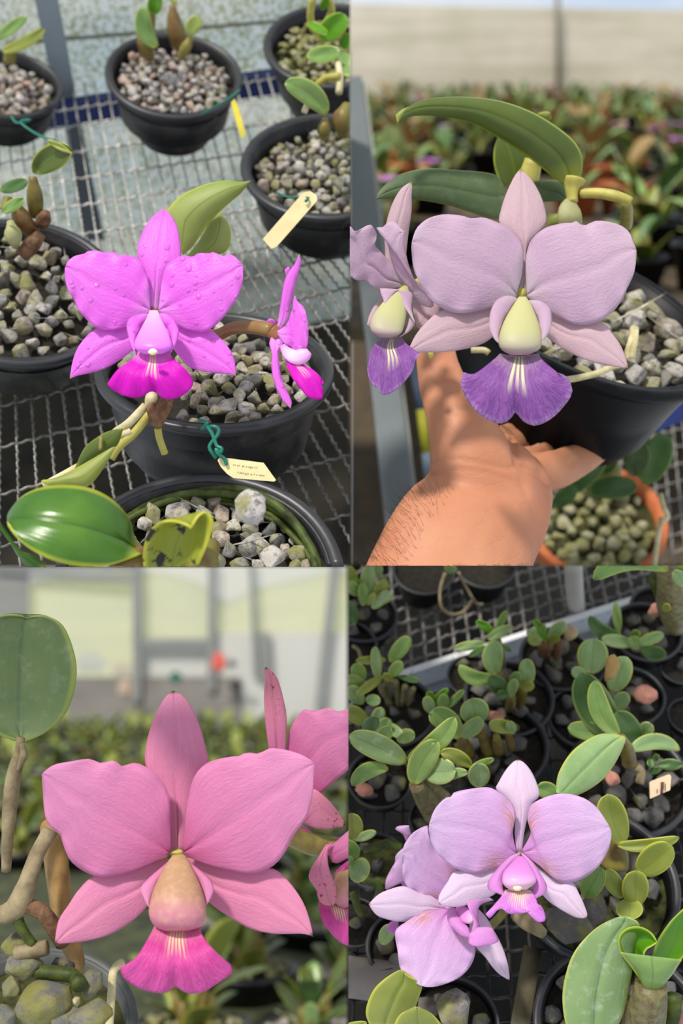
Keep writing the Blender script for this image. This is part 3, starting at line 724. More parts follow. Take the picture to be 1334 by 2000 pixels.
# main bloom
Z = Zm(100, 390, 3.335); FD = .60
fw = flower(fp.root, 'flower', ((300, 608, .602), (300, 625, .615), (318, 640, .63), (345, 650, .64)), .003, M_redstem, 'large magenta bloom facing the viewer, wet with droplets')
petal('dorsal_sepal', Z([(645, 725), (638, 600), (605, 470), (565, 375), (568, 290), (605, 190), (665, 105), (740, 53)]), Z([(695, 725), (708, 620), (762, 480), (830, 410), (846, 350), (838, 260), (818, 170), (780, 100), (740, 53)]), .603, .614, MA_s, fw, .003, .001, .0004, 4, arch=.002)
petal('lateral_sepal', Z([(655, 760), (520, 820), (400, 830), (290, 842), (225, 895), (170, 970), (138, 1060), (122, 1167)]), Z([(670, 830), (600, 910), (525, 985), (440, 1050), (350, 1100), (250, 1130), (170, 1147), (122, 1167)]), .605, .598, MA_s, fw, .0024, .0012, .0004, 3)
petal('lateral_sepal', Z([(690, 760), (800, 790), (900, 840), (1030, 845), (1100, 900), (1160, 970), (1195, 1050), (1203, 1152)]), Z([(680, 830), (750, 910), (795, 970), (840, 1030), (900, 1090), (1000, 1120), (1100, 1133), (1180, 1138), (1203, 1152)]), .605, .598, MA_s, fw, .0024, .0012, .0004, 3)
petal('petal', Z([(645, 715), (640, 600), (630, 520), (600, 430), (555, 378), (490, 360), (432, 362), (412, 340), (350, 345), (290, 330), (225, 340), (215, 352), (150, 368), (105, 405), (92, 435)]), Z([(650, 725), (590, 762), (500, 825), (420, 845), (350, 852), (290, 830), (230, 780), (180, 720), (140, 640), (100, 560), (89, 490), (92, 435)]), FD, .592, MA, fw, .0024, .0015, .0012, 6, 1)
petal('petal', Z([(700, 715), (712, 600), (730, 480), (770, 410), (850, 365), (920, 372), (960, 348), (1030, 350), (1060, 342), (1120, 368), (1160, 355), (1205, 378), (1248, 428)]), Z([(700, 725), (760, 765), (830, 820), (900, 850), (980, 862), (1040, 840), (1100, 790), (1170, 700), (1220, 620), (1248, 530), (1248, 428)]), FD - .001, .592, MA, fw, .0024, .0015, .0012, 6, 2.5)
lip = fan('lip', [Z([(560, 965), (660, 1000), (775, 965)]), Z([(535, 1030), (660, 1060), (785, 1025)]), Z([(430, 1110), (540, 1150), (655, 1160), (780, 1150), (860, 1090)]), Z([(365, 1200), (400, 1240), (470, 1275), (540, 1291), (600, 1280), (640, 1253), (680, 1255), (720, 1290), (775, 1300), (850, 1280), (910, 1230), (925, 1190), (905, 1140)])], [.586, .580, .576, .578], MA_l, fw, .0012, 5, .5, split=.002)
petal('side_lobe', Z([(650, 745), (590, 745), (520, 765), (492, 810), (500, 880), (522, 950), (548, 1000)]), Z([(655, 750), (610, 790), (575, 850), (555, 910), (548, 1000)]), .594, .580, MA, fw, .002, 0, .0008, 4, nv=11)
petal('side_lobe', Z([(690, 745), (745, 742), (800, 780), (830, 850), (820, 920), (775, 1000)]), Z([(688, 750), (720, 790), (760, 850), (780, 910), (775, 1000)]), .594, .580, MA, fw, .002, 0, .0008, 4, nv=11)
body('column', [q + (d,) for q, d in zip([tuple(a[:2]) + (w / 3.335,) for a, w in zip(Z([(668, 720), (668, 770), (667, 850), (665, 920), (664, 970), (664, 1005)]), (26, 48, 88, 118, 120, 60))], (.592, .588, .583, .579, .577, .577))], MA_c, fw, .55)
body('anther_cap', [q + (.566,) for q in [tuple(a[:2]) + (w / 3.335,) for a, w in zip(Z([(662, 970), (662, 990), (664, 1012)]), (8, 32, 12))]], MA_w, lip, .6, 8, 12)
# side bloom
Z = Zm(480, 480, 5.882)
tpx('flower_stem', ((345, 655, .635), (420, 655, .625), (455, 641, .615), (500, 640, .605), (532, 646, .60)), [.0034, .0034, .0034, .0036, .004], M_redstem, fp.root, 24, 10)
fw = flower(fp.root, 'flower', ((530, 646, .60), (537, 652, .60), (543, 660, .60)), .0042, M_redstem, 'second magenta bloom seen from its side')
petal('dorsal_sepal', Z([(350, 980), (380, 800), (415, 570), (440, 420), (500, 290), (570, 200), (610, 100)]), Z([(400, 960), (490, 830), (510, 680), (545, 530), (590, 360), (632, 200), (618, 95)]), .600, .596, MA_s, fw, .002, .0005, .0006, 5, nv=13)
petal('petal', Z([(445, 280), (450, 270), (480, 245), (505, 250)]), Z([(470, 360), (490, 330), (503, 290), (505, 250)]), .604, .603, MA, fw, .0005, 0, 0, nu=10, nv=7)
petal('petal', Z([(250, 920), (240, 870), (270, 838), (310, 845)]), Z([(340, 930), (352, 900), (345, 870), (310, 845)]), .606, .604, MA, fw, .0008, 0, 0, nu=10, nv=7)
petal('petal', Z([(345, 985), (440, 930), (490, 860), (530, 740), (545, 640), (560, 565), (590, 635), (660, 700), (690, 790)]), Z([(360, 1010), (440, 1120), (530, 1180), (580, 1310), (620, 1330), (680, 1230), (715, 1100), (718, 960), (690, 790)]), .597, .585, MA, fw, .0024, .0005, .0012, 6)
petal('lateral_sepal', Z([(310, 1020), (270, 1120), (300, 1240), (295, 1400), (330, 1580), (380, 1700), (440, 1790), (515, 1870)]), Z([(390, 1040), (425, 1130), (380, 1220), (390, 1400), (420, 1550), (480, 1680), (525, 1790), (515, 1870)]), .598, .590, MA_s, fw, .002, .0006, .0008, 6, nv=13)
body('column', [tuple(a) for a in [(551, 674, 5, .595), (563, 690, 12, .593), (580, 698, 15, .59), (595, 693, 14, .589), (604, 686, 7, .588)]], m_grad('white_pink_column', [(0, RGB(238, 150, 236)), (.4, RGB(250, 214, 248)), (1, RGB(238, 170, 240))], .35), fw, .7, 14, 16)
fan('lip', [Z([(420, 1150), (470, 1180), (540, 1220)]), Z([(460, 1330), (560, 1350), (680, 1370)]), Z([(530, 1480), (570, 1550), (700, 1480), (790, 1450), (880, 1540)]), Z([(690, 1630), (700, 1720), (780, 1760), (870, 1760), (892, 1690), (850, 1620), (888, 1585)])], [.597, .594, .588, .585], MA_l, fw, .001, 4, 1, nv=21)
# creeping rhizome and roots over the pot edge
for q, rr in ((((330, 765, .60), (322, 790, .598), (312, 808, .597), (304, 832, .598)), [.0032, .004, .0042, .0034]), (((296, 785, .60), (298, 800, .597), (306, 822, .597)), [.002, .0034, .003])): tpx('rhizome', q, rr, M_rhiz, fp.root, 14, 10)
body('root_tip', [(298, 762, 7, .60), (296, 778, 13, .598), (290, 796, 8, .60)], M_root, fp.root, .8, 10, 12)
for q, rr, m in ((((285, 792, .60), (250, 828, .60), (224, 846, .602), (180, 895, .60), (140, 920, .595), (85, 950, .59)), .0024, M_root), (((292, 808, .60), (262, 846, .60), (232, 872, .60), (216, 896, .60)), .0024, M_yroot), (((308, 836, .60), (312, 858, .602), (322, 886, .606)), .002, M_yroot), (((236, 850, .60), (250, 845, .599), (256, 842, .599)), .002, M_root)): tpx('root', q, rr, m, fp.root, 22, 8)
# tag on green wire hanging from that pot
tg = thing('plant_tag', 'cream plastic tag with faint writing on green wire, hanging from the magenta orchid pot', 'tag', P(470, 915, .592))
zt = Zm(380, 800, 7.41)
def plate(name, pts, d, th, mat, parent, slope=0.0, hd=None):
    n = len(pts); hd = hd or [d] * n
    a = [P(x, y, q) for (x, y), q in zip(pts, hd)]; nr = (a[1] - a[0]).cross(a[2] - a[0]).normalized()
    if nr.dot(C0 - a[0]) < 0: nr = -nr
    vs = a + [v - nr * th for v in a]
    fs = [tuple(range(n)), tuple(range(2 * n - 1, n - 1, -1))] + [(i, i + n, (i + 1) % n + n, (i + 1) % n) for i in range(n)]
    return mk(name, vs, fs, mat, parent, None, False), a, nr
pl, a, nr = plate('tag_plate', [p[:2] for p in zt([(333, 735), (355, 700), (400, 692), (1000, 770), (1180, 1020), (1150, 1042), (560, 990), (470, 930), (380, 830)])], .592, .0008, M_cream, tg)
wr_ = MB()
rr_ = random.Random(4)
for ln, (x0, x1, yy) in enumerate(((560, 900, 790), (620, 1000, 900))):
    x = x0
    while x < x1:
        h = rr_.uniform(14, 34); q = zt([(x, yy + (x - x0) * .12 + h), (x + rr_.uniform(2, 14), yy + (x - x0) * .12), (x + rr_.uniform(10, 20), yy + (x - x0) * .12 + h * .6)])
        vs, fs, uv = tubeverts([P(b[0], b[1], .5918) for b in q], .00012, 4); wr_.add(vs, fs, uv); x += rr_.uniform(16, 44)
wr_.done('handwriting', M_fink, pl)
tpx('wire', zt([(60, 150, .596), (150, 170, .593), (180, 200, .590), (100, 280, .593), (180, 250, .592), (290, 245, .590), (350, 290, .590), (330, 370, .590), (250, 470, .590), (215, 540, .590), (250, 620, .590), (310, 700, .592)]), .0010, M_gwire, tg, 60, 8)
tpx('wire', zt([(150, 200, .591), (250, 340, .590), (320, 520, .589), (390, 560, .588), (370, 620, .588), (310, 570, .588), (340, 640, .588), (430, 710, .590), (465, 800, .591)]), .0010, M_gwire, tg, 50, 8)
# tag on the pot to the right
t2 = thing('plant_tag', 'slanted cream plastic tag on a green wire at the right gravel pot', 'tag', P(565, 430, .70))
plate('tag_plate', [(513, 467), (592, 376), (606, 373), (618, 381), (620, 391), (540, 482), (530, 486)], .70, .001, M_cream, t2)
tpx('wire', ((540, 376, .735), (560, 384, .715), (590, 386, .705), (602, 386, .698), (596, 394, .698)), .0008, M_gwire, t2, 20, 6)
t3 = thing('plant_tag', 'narrow yellow plastic tag edge-on beside the top centre pot', 'tag', P(465, 230, .80))
plate('tag_plate', [(451, 200), (458, 193), (466, 210), (480, 262), (474, 272), (468, 262)], .82, .001, M_yel, t3)
tpx('wire', ((395, 222, .835), (420, 208, .83), (450, 190, .83), (468, 176, .84)), .0008, M_gwire, t3, 20, 6)
tw = tpx('wire_tie', ((22, 228, .83), (34, 240, .825), (60, 234, .82), (40, 238, .82), (62, 256, .80), (90, 270, .79), (106, 274, .78)), .0010, M_gwire, None, 40, 6)
tag(tw, 'green wire tie hanging from the pot at the upper left edge', 'wire')

# ---- front pot with the big glossy leaf
fr = potted('large black pot with mossy roots round its rim and a big glossy leaf', 385, 1135, 288, None, .9, fill=.13, rb=.75)
gravel(fr, GR1, True, 'lichen-stained granite chip in the front pot with the glossy leaf', 'granite chips in the front pot', 1.25, rmax=.86, dens_=1.6, seed=33, where=lambda x, y: x > 190)
rr_ = random.Random(9)
for k in range(5):                                            # green roots lying round the inside of the rim
    q = []
    for i in range(26):
        t = math.radians(205 - i * 9.5 - k * 6); r = fr.R * (.855 - .020 * k + .022 * math.sin(i * (.6 + .17 * k) + k * 2)); q.append(fr.M @ V((r * math.cos(t), r * math.sin(t), -.06 * fr.R + .0035 * math.sin(i * .5 + k * 2) - .0015 * k)))
    tube('root', q, .0026 - .0003 * k, M_groot, fr.root, 8)
z = Zm(0, 720, 1.95)
petal('leaf', z([(540, 690), (510, 640), (490, 570), (430, 500), (340, 455), (240, 443), (150, 455), (80, 490), (38, 545), (28, 582)]), z([(538, 705), (450, 740), (380, 755), (300, 752), (200, 730), (120, 690), (60, 640), (28, 582)]), .535, .52, LF_a, fr.root, .004, .0026, .0006, 3, cup=-.002, arch=.012, thick=.002, tilt=.020)
petal('leaf', z([(150, 775), (90, 740), (50, 670), (18, 620), (-30, 560)]), z([(180, 775), (170, 740), (120, 710), (70, 690), (-30, 560)]), .545, .53, LF_a, fr.root, .003, .001, .0004, 3, thick=.0018)
petal('leaf', z([(620, 800), (560, 780), (545, 720), (560, 640), (600, 590), (660, 583), (720, 600), (725, 610)]), z([(720, 800), (760, 740), (800, 640), (812, 580), (790, 547), (760, 560), (735, 595), (725, 610)]), .53, .512, LF_s, fr.root, -.006, 0, .0006, 3, cup=.006, thick=.002)
z = Zm(60, 740, 3.924)
petal('leaf', z([(340, 690), (380, 590), (430, 510), (540, 430), (620, 395), (705, 382)]), z([(345, 692), (430, 640), (540, 575), (650, 522), (690, 450), (705, 382)]), .585, .575, LF_o, fr.root, .002, 0, .0005, 2, nv=11, thick=.0016)
petal('leaf', z([(80, 782), (200, 755), (330, 695), (480, 610), (590, 545), (650, 520)]), z([(82, 783), (160, 820), (300, 822), (440, 820), (560, 680), (650, 520)]), .572, .573, LF_y, fr.root, .003, 0, .0005, 2, nv=11, thick=.0016)
tpx('twig', z([(540, 445, .574), (532, 545, .573)]), .0009, M_stem, fr.root, 6)
tpx('pseudobulb', ((380, 1130, .53), (400, 1085, .54), (415, 1065, .55)), [.009, .0085, .004], M_bulb, fr.root, 12, 12)
tpx('pseudobulb', ((230, 1120, .53), (262, 1095, .53), (276, 1068, .532)), [.007, .006, .002], M_redbulb, fr.root, 12, 12)
rock(492, 990, .555, .020, GR2, 'pale rusty granite lump, largest stone in the front pot', i=5, rot=.4)
# ================================================================ plot two (top right): lilac orchid in a held pot
P2 = Pan(22, .36, (683.5, 0, 1334, 1105)); use(P2)
def _woven(name, c1, c2, c3):
    s = NT(name); ob = s.obj(); w = s.n('SeparateXYZ', Vector=ob)
    bands = s.noise(s.comb(s.math('MULTIPLY', w.outputs[0], .5), 0.0, s.math('MULTIPLY', w.outputs[2], 11)), 1, 4, .65)
    blot = s.noise(s.comb(s.math('MULTIPLY', w.outputs[0], 2.4), 0.0, s.math('MULTIPLY', w.outputs[2], 2.6)), 1, 4, .6)
    fine = s.noise(s.comb(s.math('MULTIPLY', w.outputs[0], 60), 0.0, s.math('MULTIPLY', w.outputs[2], 140)), 1, 2)
    c = s.mix(s.ramp(blot, [(.35, (0, 0, 0)), (.65, (1, 1, 1))]), c1, c2)
    c = s.mix(s.math('MULTIPLY', s.ramp(bands, [(.48, (0, 0, 0)), (.6, (1, 1, 1))]), .55), c, c3)
    c = s.mix(s.math('MULTIPLY', fine, .2), c, c3)
    return s.fin(c, .8, s.bump(bands, .2, .01), .15, .2)
M_wall2 = _woven('woven_white_cloth', RGB(250, 240, 222), RGB(232, 224, 200), RGB(206, 198, 170))
def vp(x, y, dist):                                           # point on an upright plane dist metres ahead of the camera
    r = P(x, y, 1) - C0; return C0 + r * (dist / r.dot(P2.F))
D2 = 9.2
s = slab('wall_right', vp(640, 225, D2), vp(1720, 225, D2), vp(1720, 26, D2), vp(640, 8, D2), P2.F * .02, M_wall2, None, 40); tag(s, kind='structure')
tag(tube('trim_2', [vp(1090, 225, D2 - .06), vp(1090, 100, D2 - .06), vp(1089, -12, D2 - .06)], .019, m_plain('grey_post_paint', RGB(116, 110, 96), .6, 20), None, 10), kind='structure')
# far rows stand on a low dark ground cloth
M_gc = m_plain('black_ground_cloth', RGB(44, 40, 30), .9, 9, 1, RGB(104, 86, 58), .2)
g = [P2.on(*q) for q in ((600, 640), (1720, 640), (1720, 203), (600, 203))]
tag(slab('floor', *g, P2.U * -.02, M_gc, None, 40), kind='structure')
M_fl2 = m_plain('brown_ground', RGB(92, 78, 58), .95, 45, 1, RGB(58, 48, 36), .8)
def low(x, y, h=.75): r = P(x, y, 1) - C0; return C0 + r * (-h / P2.U.dot(r))
g = [low(*q) for q in ((600, 1300), (1400, 1300), (1400, 470), (600, 470))]
tag(slab('floor', *g, P2.U * -.02, M_fl2, None, 0), kind='structure')
# rows of small potted orchids out of focus
protos = []
def proto(i):
    m = [M_potd, M_terra, M_potd, M_potd][i]; nm = 'potted_orchid'
    rt = thing(nm, 'x', 'potted plant', V((0, 0, -50)))
    mm = WM[rt.name]; R = .055
    lathe('pot', [(0, 0), (R * .7, 0), (R * .93, R * .95), (R, R * .95), (R, R * 1.08), (R * .9, R * 1.08), (R * .86, R * .85), (0, R * .85)], mm, m, rt, 20)
    clump(rt, mm @ Matrix.Translation((0, 0, R * .85)), R, 40 + i, [LF_q, LF_d, LF_p, LF_n, LF_o] if i else [LF_q, LF_d, LF_o, LF_y], 8, 1.45)
    if i == 3:
        fm = m_petal('far_pink_bloom', RGB(214, 120, 206), RGB(206, 120, 204), RGB(220, 160, 220), RGB(190, 90, 190))
        for a in range(5): leaf3d('petal', V((0, 0, R * 2.1)), a * 1.257, .5, R * .7, R * .6, .3, fm, rt, mm, 6, 5)
    protos.append(rt)
for i in range(4): proto(i)
GL = {0: ('far green orchid in a black pot, in the blurred rows before the white cloth wall', 'far black pots behind the lilac orchid'), 1: ('far green orchid in a terracotta pot, in the blurred rows behind the lilac orchid', 'far terracotta pots behind the lilac orchid'), 3: ('far orchid with a pink bloom, in the blurred rows behind the lilac orchid', 'far pink blooms behind the lilac orchid')}
r_ = random.Random(12)
seen = set()
for y, step in ((206, 34), (213, 36), (221, 38), (230, 42), (241, 46), (254, 50), (270, 56), (290, 62), (314, 68), (343, 76), (378, 88), (420, 96), (462, 106), (512, 120), (570, 140)):
    x = 690 + r_.uniform(0, step)
    while x < 1450:
        xx, yy = x + r_.uniform(-8, 8), y + r_.uniform(-3, 3)
        k = 3 if (r_.random() < .10 or (xx > 1270 and 300 < yy < 400)) else 1 if r_.random() < .36 else 0
        if not (900 < xx < 1100 and yy > 360) and not (800 < xx < 1200 and yy > 430):
            m = P2.M(P2.on(xx, yy)) @ Matrix.Rotation(r_.uniform(0, 6.28), 4, 'Z') @ Matrix.Scale(r_.uniform(.9, 1.5), 4)
            copy_tree(protos[k], m, *GL[k])
        x += step
def drop(o):
    for c in list(o.children): drop(c)
    bpy.data.objects.remove(o, do_unlink=True)
for p_ in protos: drop(p_)
# leaning post at the left, thin striped pole
po = thing('metal_post', 'slanted grey galvanised post at the left edge, behind the lilac flowers', 'post', P(760, 1000, 1.0))
def bar(name, a, b, w, th, mat, parent):
    A, B = P(*a), P(*b); t = (B - A).normalized(); s_ = t.cross(CL).normalized() * w; n_ = t.cross(s_).normalized() * th
    if n_.dot(CL) < 0: n_ = -n_
    return slab(name, A - s_, A + s_, B + s_, B - s_, n_, mat, parent)
bar('post', (786, 1040, 1.02), (682, 150, 1.3), .014, .02, M_galv, po)
bar('post_flange', (816, 1040, 1.03), (706, 150, 1.31), .004, .03, m_plain('pale_steel_edge', RGB(146, 146, 134), .5), po)
sp = thing('striped_pole', 'thin yellow-green and blue banded pole behind the thumb', 'pole', P(828, 930, 1.1))
for a, b, m in (((806, 700), (822, 800), m_plain('dull_blue', RGB(88, 100, 120), .6)), ((822, 800), (832, 885), m_plain('lime_band', RGB(164, 160, 40), .6)), ((832, 885), (838, 935), m_plain('blue_grey_band', RGB(104, 118, 134), .6))):
    tube('pole_band', [P(*a, 1.1), P(*b, 1.1)], .0048, m, sp, 12)
# lower wire bench on the right with a terracotta pot
T2 = Pan(56, .93, P2.box)
use(T2)
lb = thing('wire_bench', 'wire mesh bench under the terracotta pot, lower right of the lilac orchid', 'bench', T2.on(1280, 1000))
T2.R = CX
mb = MB()
def wire2(a, b, ph, r=.0011):
    n = max(6, int((b - a).length / .012 * 3)); mb.add(*tubeverts([a + (b - a) * (i / n) + T2.U * (.0016 * math.sin(i * 2.1 + ph)) for i in range(n + 1)], r, 5))
for i in range(16): wire2(T2.on(1060 + i * 26, 1150), T2.on(1090 + i * 20, 800), i)
for i in range(12): wire2(T2.on(1010, 800 + i * 34 + 60), T2.on(1360, 800 + i * 34 - 40), i * .6)
mb.done('wire_mesh', M_wired, lb)
bar('bench_rail', (1180, 868, 1.02), (1350, 798, 1.06), .008, .02, M_blue, lb)
tp = potted('terracotta pot of mossy chips with small grey-green leaves under the held pot', 1166, 1014, 139, None, .8, mat=M_terra, rimm=M_terra, fill=.12, soil=M_moss, rimh=.14)
gravel(tp, GR4, False, 'mossy yellowish chips filling the terracotta pot', None, 1.5, seed=50, layers=2)
for b, t, w, m in (((1258, 945), (1302, 848), 62, LF_d), ((1236, 930), (1252, 862), 52, LF_g), ((1148, 955), (1244, 950), 46, LF_d), ((1100, 965), (1182, 888), 48, LF_d), ((1178, 925), (1200, 882), 34, LF_d), ((1080, 990), (1125, 950), 34, LF_d)):
    leafpx('leaf', b, t, w, .93, .90, m, tp.root, fold=.2)
for q in (((1290, 965, .92), (1296, 990, .915), (1304, 1010, .915), (1290, 1020, .91)), ((1278, 1105, .93), (1284, 1060, .92), (1292, 1010, .915))): tpx('root', q, .0022, M_root, tp.root, 12)
tpx('pseudobulb', ((1190, 945, .98), (1188, 915, .96), (1192, 890, .95)), [.008, .012, .006], M_bulb, tp.root, 8)
use(P2)
# held pot
hp = potted('large black gravel pot with a lilac orchid, held up on a hand', 1148, 600, 284, None, .84, 23.5, -27, d=.785, fill=.13, rb=.74, mat=M_potd, rimm=M_potd, name='potted_orchid')
gravel(hp, GR1, True, 'grey granite chip in the held pot behind the lilac flower', 'granite chips in the held pot', 1.75, seed=61, where=lambda x, y: x > 1080 or y > 640)
tpx('root', ((1237, 640, .70), (1233, 665, .69), (1226, 690, .69), (1230, 702, .69)), .0022, M_root, hp.root, 12); tpx('root', ((1242, 642, .70), (1240, 668, .688), (1234, 700, .688)), .002, M_root, hp.root, 12)
tpx('root', ((1105, 742, .70), (1130, 738, .70), (1170, 728, .70), (1196, 716, .70)), .0022, M_root, hp.root, 12); tpx('root', ((920, 684, .71), (945, 684, .71), (955, 690, .71)), .002, M_root, hp.root, 8)
# leaves behind the bloom
Z = Zm(684, 0, 2.052)
petal('leaf', Z([(855, 740), (800, 700), (700, 620), (590, 550), (480, 490), (350, 465), (250, 465), (205, 485), (190, 497)]), Z([(915, 740), (932, 660), (920, 600), (870, 540), (750, 460), (620, 410), (500, 392), (380, 390), (280, 405), (200, 450), (182, 462)]), .70, .66, LF_o, hp.root, .006, .001, .0004, 2, thick=.002)
tpx('pseudobulb', ((1118, 395, .70), (1117, 370, .70), (1120, 350, .70)), [.0034, .0042, .0075], M_yroot, hp.root, 10, 14)
petal('leaf', Z([(182, 462), (205, 440), (235, 428)]), Z([(190, 497), (205, 470), (235, 428)]), .657, .657, LF_y, hp.root, .001, 0, 0, nu=8, nv=5)
petal('leaf', Z([(612, 770), (580, 700), (400, 680), (300, 676), (200, 700), (130, 750), (102, 798)]), Z([(620, 800), (600, 880), (480, 850), (400, 825), (300, 805), (200, 795), (102, 798)]), .70, .68, LF_g, hp.root, .004, .001, .0004, 2, thick=.002)
petal('leaf', Z([(640, 760), (600, 730), (576, 660), (576, 600), (590, 555), (600, 540)]), Z([(700, 760), (720, 700), (725, 640), (690, 560), (640, 530), (600, 540)]), .745, .74, LF_o, hp.root, .002, 0, .0004, 2, thick=.002)
petal('leaf', Z([(750, 455), (765, 450), (790, 447), (803, 455)]), Z([(790, 488), (803, 480), (806, 468), (803, 455)]), .74, .735, LF_y, hp.root, .001, 0, 0, nu=8, nv=5)
petal('leaf', Z([(865, 800), (860, 740), (820, 722), (760, 725), (735, 730)]), Z([(868, 805), (800, 808), (770, 806), (745, 780), (735, 730)]), .72, .71, LF_g, hp.root, .002, .001, .0002, 2, thick=.0015)
tpx('stem', Z([(700, 780, .735), (722, 690, .732), (735, 640, .73)]), [.006, .007, .006], M_yroot, hp.root, 8, 10)
tpx('leaf_edge', Z([(925, 775, .70), (1000, 775, .695), (1080, 790, .69), (1125, 805, .69)]), [.003, .0032, .0034, .0024], M_yroot, hp.root, 16, 8)
tpx('stem', ((1222, 395, .70), (1225, 410, .71), (1222, 440, .73)), [.003, .0038, .0045], M_stem, hp.root, 8, 10)
body('sheath', [(1116, 388, 8, .70), (1112, 405, 20, .70), (1113, 425, 24, .70), (1115, 450, 22, .705)], M_pale_sheath, hp.root, .7, 10, 14)
petal('leaf', ((1068, 430), (1072, 420), (1090, 417), (1098, 422)), ((1070, 440), (1085, 440), (1095, 438), (1098, 422)), .715, .71, LF_y, hp.root, .001, 0, 0, nu=8, nv=5)
# main bloom
Z = Zm(684, 320, 2.052); FD = .62
tpx('flower_stem', ((1020, 585, .632), (1030, 600, .66), (1060, 560, .69), (1100, 460, .70), (1112, 410, .70)), [.0028] * 2, M_stem, hp.root, 20)
fw = flower(hp.root, 'flower', ((1018, 572, .622), (1019, 580, .63), (1022, 588, .64)), .0030, M_yroot, 'large lilac bloom with a purple lip, facing the viewer')
petal('dorsal_sepal', Z([(668, 530), (688, 440), (693, 340), (650, 290), (598, 240), (605, 180), (625, 120), (655, 55), (682, 18)]), Z([(712, 530), (708, 440), (706, 340), (745, 285), (785, 235), (783, 190), (765, 130), (728, 65), (682, 18)]), .624, .636, LI_s, fw, .003, .001, .0004, 4)
petal('lateral_sepal', Z([(650, 540), (560, 575), (470, 590), (370, 588), (310, 630), (260, 690), (228, 757)]), Z([(650, 600), (570, 695), (500, 732), (400, 752), (300, 756), (228, 757)]), .626, .612, LI_s, fw, .0024, .001, .0004, 3)
petal('lateral_sepal', Z([(740, 545), (810, 600), (900, 635), (1000, 632), (1050, 680), (1090, 740), (1115, 820)]), Z([(720, 600), (790, 692), (850, 740), (930, 780), (1020, 806), (1115, 820)]), .626, .612, LI_s, fw, .0024, .001, .0004, 3)
petal('petal', Z([(668, 520), (690, 430), (693, 340), (670, 290), (620, 250), (560, 222), (520, 214), (490, 220), (465, 212), (430, 205), (370, 203), (310, 220), (265, 260), (247, 315)]), Z([(668, 532), (600, 562), (500, 592), (430, 598), (370, 580), (310, 530), (270, 460), (250, 400), (247, 315)]), FD, .606, LI, fw, .0026, .0014, .0012, 5, 1)
petal('petal', Z([(708, 520), (703, 430), (708, 350), (730, 300), (780, 258), (850, 238), (890, 236), (905, 228), (935, 248), (985, 228), (1040, 233), (1090, 250), (1120, 275), (1127, 295), (1147, 345)]), Z([(708, 532), (760, 570), (830, 610), (900, 642), (960, 643), (1030, 612), (1080, 560), (1110, 500), (1140, 430), (1147, 345)]), FD, .606, LI, fw, .0026, .0014, .0012, 5, 2.7)
Zl = Zm(684, 700, 2.052)
lip = fan('lip', [Zl([(600, -20), (675, -8), (755, -20)]), Zl([(580, 0), (672, 20), (770, 5)]), Zl([(500, 60), (590, 110), (667, 120), (750, 110), (835, 60)]), Zl([(455, 55), (442, 98), (462, 155), (505, 212), (550, 246), (602, 262), (640, 245), (663, 215), (690, 250), (740, 270), (800, 246), (850, 200), (890, 137), (872, 78), (835, 58)])], [.604, .598, .590, .594], LI_l, fw, .0014, 5, .5, split=.002)
petal('side_lobe', Z([(675, 540), (630, 528), (585, 548), (560, 600), (558, 655), (575, 700), (600, 722)]), Z([(672, 545), (645, 578), (612, 640), (597, 690), (600, 722)]), .612, .598, LI, fw, .002, 0, .0005, 3, nv=11)
petal('side_lobe', Z([(705, 548), (760, 548), (800, 578), (808, 630), (795, 680), (768, 708)]), Z([(710, 552), (738, 590), (758, 650), (768, 708)]), .612, .598, LI, fw, .002, 0, .0005, 3, nv=11)
body('column', [(a[0], a[1], w / 2.052, d) for a, w, d in zip(Z([(690, 532), (690, 575), (686, 640), (682, 700), (680, 740), (680, 768)]), (14, 42, 72, 86, 80, 34), (.612, .608, .602, .598, .597, .597))], LI_c, fw, .7)
# second bloom, turned to the left
Z = Zm(684, 400, 5.0)
fw = flower(hp.root, 'flower', ((820, 552, .645), (808, 560, .64), (795, 562, .636), (786, 560, .634)), .0030, M_yroot, 'second lilac bloom turned aside, cut by the left edge')
petal('dorsal_sepal', Z([(345, 700), (340, 450), (335, 330), (350, 190), (385, 60), (440, -70), (510, -170), (600, -225)]), Z([(520, 760), (540, 560), (555, 400), (575, 230), (600, 60), (600, -80), (605, -160), (600, -225)]), .645, .642, LI_s, fw, .003, .001, .0004, 3)
petal('lateral_sepal', Z([(620, 860), (610, 1000), (635, 1120), (655, 1205)]), Z([(760, 860), (860, 960), (870, 1040), (850, 1120), (800, 1170), (655, 1205)]), .642, .638, LI_s, fw, .002, .0006, .0004, 3, nv=13)
petal('lateral_sepal', Z([(330, 890), (290, 920), (220, 1010), (180, 1100), (165, 1178)]), Z([(340, 960), (300, 1080), (240, 1180), (205, 1190), (165, 1178)]), .642, .632, LI_s, fw, .002, .0006, .0004, 3, nv=13)
petal('petal', Z([(530, 770), (480, 680), (370, 540), (290, 450), (240, 390), (262, 300), (210, 200), (160, 205), (50, 260), (10, 215), (-60, 200)]), Z([(520, 800), (400, 820), (290, 850), (200, 780), (130, 740), (70, 740), (0, 700), (-60, 640), (-90, 500), (-60, 200)]), .636, .615, LI, fw, .0024, .0016, .0014, 6, 1)
petal('petal', Z([(580, 820), (480, 700), (420, 590), (390, 500), (370, 400), (330, 320), (255, 225), (320, 220), (350, 185), (400, 165), (450, 175), (478, 220), (535, 262)]), Z([(640, 900), (690, 970), (760, 1000), (805, 1000), (815, 950), (760, 880), (690, 810), (630, 740), (590, 640), (560, 540), (530, 400), (520, 320), (535, 262)]), .634, .616, LI, fw, .003, .001, .0008, 5, 2)
Zb = Z
